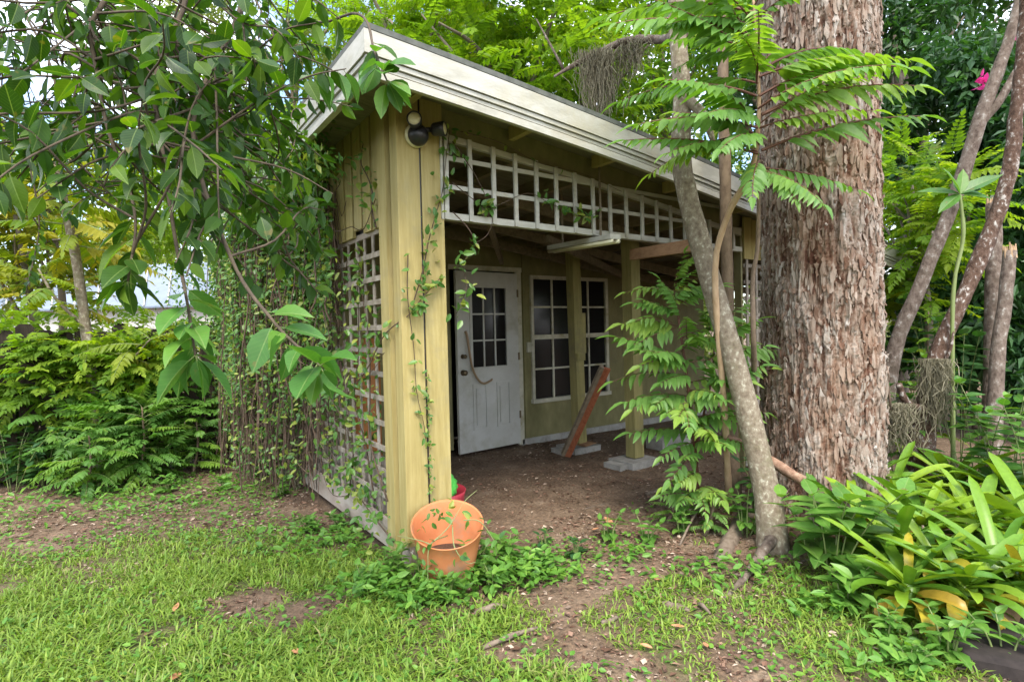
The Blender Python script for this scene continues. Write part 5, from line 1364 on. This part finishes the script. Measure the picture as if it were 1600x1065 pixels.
def weed(label, base, h, ns, ln, mat='leaf_weed', spread=.35, pairs=5, kind=0, grp='broadleaf weeds', name='leafy_weed'):
    base = np.asarray(base, float)
    t = thing(name, label, 'weed', base, grp); g = Geo()
    for s in range(ns):
        a = s * 2.4 + rng.random() * 6; lean = spread * (.3 + .8 * rng.random()) * (ns > 1)
        tip = base + np.array([math.cos(a) * lean * h, math.sin(a) * lean * h, h * (.7 + .4 * rng.random())])
        mid = (base + tip) / 2 + np.array([0, 0, .1 * h])
        st = base + np.array([math.cos(a) * .02, math.sin(a) * .02, -.02])
        g.tube([st, mid, tip], [.005, .004, .002], 5, 5)
        c, _ = curve(np.array([st, mid, tip]), np.ones(3), 8)
        for i in range(pairs):
            u = .3 + .68 * i / max(1, pairs - 1); p = c[int(u * (len(c) - 1))]; k = ln * (1.1 - .5 * u) * (.8 + .4 * rng.random())
            ph = i * 1.57 + rng.random()
            for q in (0, math.pi):
                d = np.array([math.cos(ph + q), math.sin(ph + q), .15 + .5 * (u > .9) + .1 * rng.normal()])
                inst('leaf', WM[mat][kind], t, p, d, np.array([0, 0, 1]) + .2 * rng.standard_normal(3), k)
    obj('stem', g, M['greenstem'], t, True)
    return t


def weeds():
    specs = [((1300, 905), .52, 4, .20, 'tall broadleaf weed left of the bromeliads', 5, 'leaf_weed', 0), ((1275, 885), .40, 3, .18, 'broadleaf weed at the foot of the thick trunk', 5, 'leaf_weed', 0), ((1320, 945), .22, 2, .13, 'low broadleaf weed before the bromeliad clump', 4, 'leaf_weed', 0),
             ((1165, 835), .30, 3, .10, 'white flowered weed between the slender trunks', 5, 'leaf_weed', 0), ((1195, 800), .34, 2, .12, 'weed behind the slender leaning trunk', 4, 'leaf_hedge', 0), ((1010, 850), .16, 3, .09, 'small weed in the middle of the bare path', 3, 'leaf_weed', 0), ((950, 845), .18, 3, .09, 'upright weed on the bare soil before the porch', 3, 'leaf_weed', 0), ((1065, 835), .14, 4, .07, 'bushy little weed before the feathery sapling', 4, 'leaf_weed', 1),
             ((900, 868), .10, 3, .08, 'dark flat weed left on the path', 2, 'leaf_hedge', 0), ((850, 855), .10, 3, .08, 'dark flat weed nearest the porch floor', 2, 'leaf_hedge', 0), ((1380, 1000), .14, 3, .08, 'weed in front of the yellow bromeliad straps', 4, 'leaf_weed', 0), ((1480, 1030), .20, 3, .09, 'weed at the lower right beside the dark stone', 4, 'leaf_weed', 0), ((1570, 1040), .18, 2, .10, 'weed in the lower right corner', 4, 'leaf_weed', 0), ((1420, 1050), .12, 3, .07, 'low weed at the bottom edge right of the grass tuft', 4, 'leaf_weed', 1),
             ((620, 905), .20, 5, .08, 'weed left of the column foot', 4, 'leaf_weed', 0), ((660, 920), .18, 6, .07, 'white flowered weed before the planter', 4, 'leaf_weed', 0), ((745, 905), .20, 5, .085, 'bushy weed right of the orange planter', 4, 'leaf_weed', 0), ((790, 890), .20, 5, .085, 'weed spreading right of the planter', 4, 'leaf_weed', 0), ((835, 895), .14, 4, .08, 'low weed at the end of the planter weeds', 3, 'leaf_weed', 0), ((570, 930), .14, 5, .07, 'low weed in the lawn left of the column', 3, 'leaf_weed', 1), ((700, 935), .13, 6, .07, 'low weed right before the planter', 3, 'leaf_weed', 0), ((770, 925), .14, 5, .08, 'front weed of the patch right of the planter', 3, 'leaf_weed', 0),
             ((480, 830), .10, 5, .07, 'weed on the litter left of the side lattice', 3, 'leaf_weed', 1), ((530, 825), .10, 5, .07, 'weed on the litter near the lattice foot', 3, 'leaf_weed', 1), ((440, 775), .10, 4, .07, 'weed below the moss at the fence corner', 3, 'leaf_weed', 1), ((20, 770), .7, 4, .14, 'dark broadleaf shrub at the left edge before the fence', 6, 'leaf_hedge', 0), ((70, 760), .5, 4, .12, 'dark low shrub before the left fence boards', 5, 'leaf_hedge', 0), ((260, 770), .14, 5, .08, 'weed under the ferny plant by the fence', 3, 'leaf_weed', 1), ((350, 765), .12, 5, .08, 'weed at the foot of the fence', 3, 'leaf_weed', 1)]
    for (px, h, ns, ln, lb, pr, mt, kd) in specs:
        weed(lb, on_ground(*px), h * 1.05, ns + 1, ln * 1.2, mt, .6, pr, kd)
    # heart-leaved bush at the right edge, in front of the stumps
    for (px, py, d, h, ns, ln, lb, mt) in ((1575, 790, 3.9, .95, 5, .17, 'light green heart leaved bush below the sawn-off trunks', 'leaf_bright'), (1530, 770, 4.2, .85, 5, .15, 'light green bush left of the heart leaved bush', 'leaf_weed'), (1620, 800, 3.7, 1.0, 4, .17, 'heart leaved bush cut by the right edge', 'leaf_bright'), (1435, 740, 4.7, .9, 4, .15, 'dark broadleaf shrub behind the speckled leaning tree', 'leaf_hedge'), (1400, 740, 5.0, 1.1, 4, .14, 'shrub between the thick trunk and the grey leaning tree', 'leaf_weed'), (1500, 740, 5.4, 1.6, 5, .22, 'dark big leaved climber at the foot of the hedge', 'leaf_hedge'), (1460, 740, 5.8, 1.7, 5, .22, 'dark heart leaved climber behind the leaning trees', 'leaf_hedge')):
        b = at(px, py, d); b[2] = hzp(b); weed(lb, b, h, ns, ln, mt, .35, 7, 1, 'bushes at the right', 'leafy_bush')
    # ferny plants
    for (px, py, d, h, n, ln, mt, lb) in ((60, 700, 5.6, 1.35, 26, .75, 'leaf_fern', 'ferny shrub with feathery fronds at the left before the fence'), (150, 700, 5.9, 1.2, 22, .75, 'leaf_fern', 'ferny shrub round the thin left trunk'), (215, 720, 5.4, .75, 24, .65, 'leaf_fern', 'low ferny shrub spreading before the fence boards'), (300, 720, 5.8, .55, 14, .55, 'leaf_fern', 'small ferny shrub near the fence corner'), (130, 720, 5.1, .6, 16, .6, 'leaf_fern', 'low ferny shrub in front at the left fence'),
                                       (1415, 700, 4.7, .75, 14, .42, 'leaf_fern', 'ferny seedling right of the thick trunk'), (1440, 650, 5.6, 1.5, 22, .5, 'leaf_lime', 'light ferny sapling behind the grey leaning tree'), (1100, 820, 3.75, .25, 10, .3, 'leaf_pin', 'feathery seedling at the foot of the bushy sapling'), (1040, 800, 4.0, .18, 8, .28, 'leaf_pin', 'feathery seedling left of the bushy sapling')):
        b = at(px, py, d); b[2] = hzp(b)
        t = thing('ferny_shrub', lb, 'shrub', b, 'ferny shrubs')
        tip = b + np.array([.05, -.05, h]); obj('stem', Geo().tube([b - (0, 0, .03), (b + tip) / 2 + (.03, 0, 0), tip], [.016, .012, .006], 6), M['bark_thin'], t, True)
        fronds(t, mt, [b, (b + tip) / 2 + (.03, 0, 0), tip], int(n * 1.5), ln * .68, .15, .8, tmin=.15)
    # thin trunk on the left with yellow fronds
    b = at(152, 720, 5.7); b[2] = hzp(b)
    st = [b - (0, 0, .05), at(148, 640, 5.7), at(132, 500, 5.7), at(118, 400, 5.7), at(100, 315, 5.7), at(80, 220, 5.7)]
    t = tube_tree('thin_tree', 'thin grey trunk with yellow feathery leaves before the left fence', 'tree', st, [.062, .055, .05, .045, .04, .025], 'bark_smooth', [([at(134, 510, 5.7), at(90, 470, 5.6), at(60, 420, 5.5)], [.02, .015, .008]), ([at(140, 545, 5.7), at(200, 560, 5.6), at(235, 530, 5.5)], [.018, .012, .006])], 10)
    fronds(t, 'leaf_yel', st[3:], 20, .75, .0, .8, tmin=.1); fronds(t, 'leaf_yel', [at(90, 470, 5.6), at(60, 420, 5.5)], 6, .6, tmin=0); fronds(t, 'leaf_yel', [at(190, 555, 5.6), at(235, 530, 5.5)], 7, .6, .1, tmin=0); fronds(t, 'leaf_lime', [at(140, 560, 5.7), at(126, 440, 5.7)], 9, .6, tmin=0)


weeds()


# ------------------------------------------------------------------ lawn, ground cover, litter
def lawn():
    n = 560000
    # draw places evenly, keep by lawn density and by distance (blades nearer the camera are kept more)
    x = -4.2 + 7.0 * rng.random(n); y = -2.6 + 6.4 * rng.random(n)
    dd = np.hypot(x - CAM[0], y - CAM[1]); vis = ((x - CAM[0]) * FV[0] + (y - CAM[1]) * FV[1])
    lat = ((x - CAM[0]) * RV[0] + (y - CAM[1]) * RV[1])
    gr = green(x, y); tuft = fbm(x * 7, y * 7, 3)
    keep = (rng.random(n) < gr * np.clip(1.9 - dd * .22, .4, 1) * sstep(.28, .56, tuft + .14) * .75) & (vis > 1.2) & (np.abs(lat) < vis * 1.02)
    x, y, gr = x[keep], y[keep], gr[keep]; m = len(x)
    a = rng.random(m) * 2 * math.pi; L_ = (.035 + .065 * rng.random(m) ** 1.8) * (.6 + .5 * gr); w = .0022 + .0026 * rng.random(m)
    tilt = .25 + .9 * rng.random(m)
    z = hz(x, y) - .004
    d = np.stack([np.cos(a) * np.sin(tilt), np.sin(a) * np.sin(tilt), np.cos(tilt)], 1); s = np.stack([-np.sin(a), np.cos(a), 0 * a], 1)
    B = np.stack([x, y, z], 1); mid = B + d * (L_ * .55)[:, None]; d2 = d.copy(); d2[:, 2] -= .7; tip = mid + nrm(d2) * (L_ * .5)[:, None]
    V = np.stack([B - s * w[:, None] * .7, B + s * w[:, None] * .7, mid + s * w[:, None], mid - s * w[:, None], tip], 1).reshape(-1, 3)
    o5 = np.arange(m) * 5; rn = np.repeat((.55 * rng.random(m) + .45 * fbm(x * 3, y * 3, 2) * 1.3) % 1, 5)
    g = Geo(); g.add(V, np.stack([o5, o5 + 1, o5 + 2, o5 + 3], 1), rn)
    g.L.append(np.stack([o5 + 3, o5 + 2, o5 + 4], 1).ravel()); g.T.append(np.full(m, 3)); g.M.append(np.zeros(m, int))
    o = obj('lawn_grass', g, M['grass']); setp(o, 'patchy coarse green lawn grass across the left foreground', 'grass', kind='stuff')
    # creeping ground cover: small round leaves in patches
    n = 60000; x = -3.6 + 6.4 * rng.random(n); y = -2.4 + 6.0 * rng.random(n)
    pt = fbm(x * 2.2 + 9, y * 2.2 + 4, 3) + .25 * (fbm(x * 8, y * 8, 2) - .4)
    inside = sstep(-.06, .02, x) * sstep(-.35, .05, y)
    th = .50 - .10 * sstep(.4, -.6, x) + .02 * (x > .6)
    vis = ((x - CAM[0]) * FV[0] + (y - CAM[1]) * FV[1])
    keep = (pt > th - .05 * (green(x, y) > .5)) & (rng.random(n) > inside) & (vis > 1.2) & ~((np.hypot(x - BT[0], y - BT[1]) < .65)) & (rng.random(n) < .5)
    x, y = x[keep], y[keep]; m = len(x); a = rng.random(m) * 6.28
    P = np.stack([x, y, hz(x, y) + .005 + .03 * rng.random(m) ** 1.5], 1); D = np.stack([np.cos(a), np.sin(a), .25 + .5 * rng.standard_normal(m) * .5], 1)
    g = Geo(); put(g, tpl_leaf(.6, .1, .15, ((.3, 1.0), (.68, .8))), P, D, np.array([0, 0, 1]) + .35 * rng.standard_normal((m, 3)), .030 * (.5 + .9 * rng.random(m)), rng.random(m))
    P = []
    for (px, py, sx, sy, k, hh) in ((600, 925, .13, .10, 420, .13), (690, 935, .12, .06, 420, .12), (790, 905, .13, .10, 460, .14), (850, 905, .10, .06, 180, .09), (1300, 950, .10, .08, 130, .09), (1420, 1030, .2, .08, 220, .08), (1190, 900, .1, .08, 100, .08), (500, 850, .2, .2, 260, .07), (560, 840, .12, .15, 160, .07), (1100, 900, .15, .1, 120, .06), (330, 775, .5, .2, 320, .09), (120, 790, .5, .3, 260, .12), (980, 870, .12, .1, 90, .07)):
        c = on_ground(px, py); q = np.stack([c[0] + sx * rng.standard_normal(k), c[1] + sy * rng.standard_normal(k), np.zeros(k)], 1); q[:, 2] = hz(q[:, 0], q[:, 1]) + .01 + hh * rng.random(k); P.append(q)
    P = np.concatenate(P); P = P[~((P[:, 0] > -.03) & (P[:, 1] > -.03))]; P = P[np.hypot(P[:, 0] - .125, P[:, 1] + .235) > .17]; m = len(P); a = rng.random(m) * 6.28
    put(g, LEAF8, P, np.stack([np.cos(a), np.sin(a), .35 * rng.standard_normal(m)], 1), np.array([0, 0, 1]) + .4 * rng.standard_normal((m, 3)), .058 * (.5 + .8 * rng.random(m)), rng.random(m))
    o = obj('ground_cover', g, M['leaf_weed']); setp(o, 'small leaved creeping ground cover in patches on the soil', 'ground cover', kind='stuff')
    # litter: dry chips and leaves
    n = 230000; x = -3.6 + 8.2 * rng.random(n); y = -2.4 + 6.6 * rng.random(n)
    vis = ((x - CAM[0]) * FV[0] + (y - CAM[1]) * FV[1]); inside = (x > .05) & (y > .1)
    den = np.where(inside, .42, .85) * (1 - .75 * green(x, y)) * np.clip(fbm(x * 3 + 2, y * 3, 3) * 2.2 - .35, 0.1, 1)
    keep = (rng.random(n) < den) & (vis > 1.2) & (np.hypot(x - BT[0], y - BT[1]) > .5) & ~((x > -.05) & (x < .07) & (y > 0)); x, y = x[keep], y[keep]; m = len(x); a = rng.random(m) * 6.28
    P = np.stack([x, y, hz(x, y) + .004 + .008 * rng.random(m)], 1); D = np.stack([np.cos(a), np.sin(a), .12 * rng.standard_normal(m)], 1)
    g = Geo(); s = .007 + .045 * rng.random(m) ** 5
    put(g, LEAF2, P, D, np.array([0, 0, 1]) + .3 * rng.standard_normal((m, 3)), np.stack([s * (.5 + rng.random(m)), s, s], 1), rng.random(m))
    o = obj('leaf_litter', g, M['litter']); setp(o, 'brown dry leaf litter and bark chips over the bare soil', 'litter', kind='stuff')


lawn()


def small_things():
    # sticks lying about
    for (a, b, r, lb) in (((752, 1014), (840, 982), .011, 'long grey stick lying in the front grass'), ((742, 962), (792, 950), .016, 'short thick bark piece in the front grass'), ((914, 795), (950, 786), .005, 'thin pale stick on the porch soil'), ((1010, 773), (1045, 762), .016, 'grey wood scrap on the porch soil before the sapling'), ((1035, 945), (1078, 958), .016, 'pale splintered wood chip on the path'), ((1092, 945), (1110, 962), .010, 'short pale chip beside the root'),
                          ((1062, 852), (1110, 802), .007, 'curved bare twig at the foot of the sapling'), ((1118, 880), (1222, 765), .05, 'brown fallen log behind the slender tree foot'), ((940, 975), (965, 965), .012, 'brown chip in the middle foreground'), ((1448, 905), (1455, 840), .010, 'grey stick standing among the bromeliad straps'), ((1240, 880), (1290, 870), .006, 'thin root strand by the slender tree foot')):
        p = on_ground(*a); q = on_ground(*b); p[2] += r * .6; q[2] += r * .6; m = (p + q) / 2 + (0, 0, .01) + .012 * rng.standard_normal(3)
        if 'fallen log' in lb: p[2] -= .07; m[2] += .015; q[2] += .03
        if 'standing' in lb: q = p + np.array([.01, .02, .28]); m = (p + q) / 2
        if 'curved' in lb: m = m + (0, 0, .07); q[2] += .12
        o = obj('stick' if r < .03 else 'fallen_log', Geo().tube([p, m, q], [r, r * 1.1, r * .6], 7, 5, rng.random(), wob=.25), M['stick'], loc=p, smooth=True); setp(o, lb, 'stick' if r < .03 else 'log')
    # single dry leaves
    lm = [tplmesh('dry_leaf', tpl_leaf(.45, .25, -.2), M[k]) for k in ('brom_d', 'litter')]
    tan = surf('tan_dry_leaf', [(.3, (.30, .13, .06)), (.6, (.45, .22, .11))], 30, rough=.7, bump=.1); lt = tplmesh('dry_leaf', tpl_leaf(.5, .2, -.25), tan)
    for (px, py, ln, lb) in ((272, 962, .08, 'large tan dry leaf lying in the left lawn'), (957, 824, .12, 'curled tan leaf on the bare soil before the porch'), (1030, 910, .09, 'tan dry leaf on the path below the weeds'), (568, 960, .05, 'small orange dry leaf in the lawn left of the planter'), (1100, 1010, .06, 'dry leaf by the lower path'), (480, 1025, .09, 'pale dry leaf at the lower left'), (280, 1058, .10, 'pale long dry leaf at the bottom edge'), (925, 832, .07, 'pale dry leaf beside the curled tan leaf'), (1070, 985, .08, 'brown dry leaf in the path gravel'), (1020, 1020, .07, 'yellow dry leaf in the front right grass')):
        p = on_ground(px, py); p[2] += .022; a = rng.random() * 6.28; ln *= .8
        o = bpy.data.objects.new('dry_leaf', lt); COL.objects.link(o); o.location = tuple(p); o.rotation_euler = (.12 * rng.normal(), .15 * rng.normal(), a); o.scale = (ln, ln, ln); setp(o, lb, 'leaf', 'single dry leaves')
    # dark flat stone in the lower right corner
    c = on_ground(1570, 1015); g = Geo(); n = 9; V = []
    for z, k in ((-.03, 1.05), (.045, 1.0), (.06, .88)):
        for i in range(n):
            a = i * 2 * math.pi / n; rr = (.26 + .06 * math.sin(3 * a + 1) + .03 * math.cos(5 * a)) * k; V.append((c[0] + rr * math.cos(a) * 1.2, c[1] + rr * math.sin(a) * .8, c[2] + z))
    F = [(i, (i + 1) % n, (i + 1) % n + n, i + n) for i in range(n)] + [(i + n, (i + 1) % n + n, (i + 1) % n + 2 * n, i + 2 * n) for i in range(n)] + [tuple(range(2 * n, 3 * n))]
    o = obj('flat_stone', g.add(V, F), surf('dark_stone', [(.3, (.016, .012, .011)), (.6, (.034, .026, .023))], 12, rough=.9), loc=c); setp(o, 'dark flat stone in the lower right corner', 'stone')
    # small white flowers
    for (px, py, h, lb) in ((665, 915, .16, 'white flower head in the weeds before the planter'), (645, 905, .16, 'white flower head left of the planter'), (1142, 785, .3, 'white flower spike between the slender trunks'), (835, 898, .10, 'white flower in the weed patch right of the planter')):
        p = on_ground(px, py); t = thing('white_flower', lb, 'flower', p, 'small white flowers'); tip = p + (0, 0, h)
        obj('stem', Geo().tube([p, tip], .0015, 4, 1), M['greenstem'], t); g = Geo()
        put(g, LEAF8, np.tile(tip, (7, 1)), nrm(rng.standard_normal((7, 3)) + (0, 0, .6)), rng.standard_normal((7, 3)), .014, rng.random(7)); obj('bloom', g, M['whitepetal'], t)


small_things()
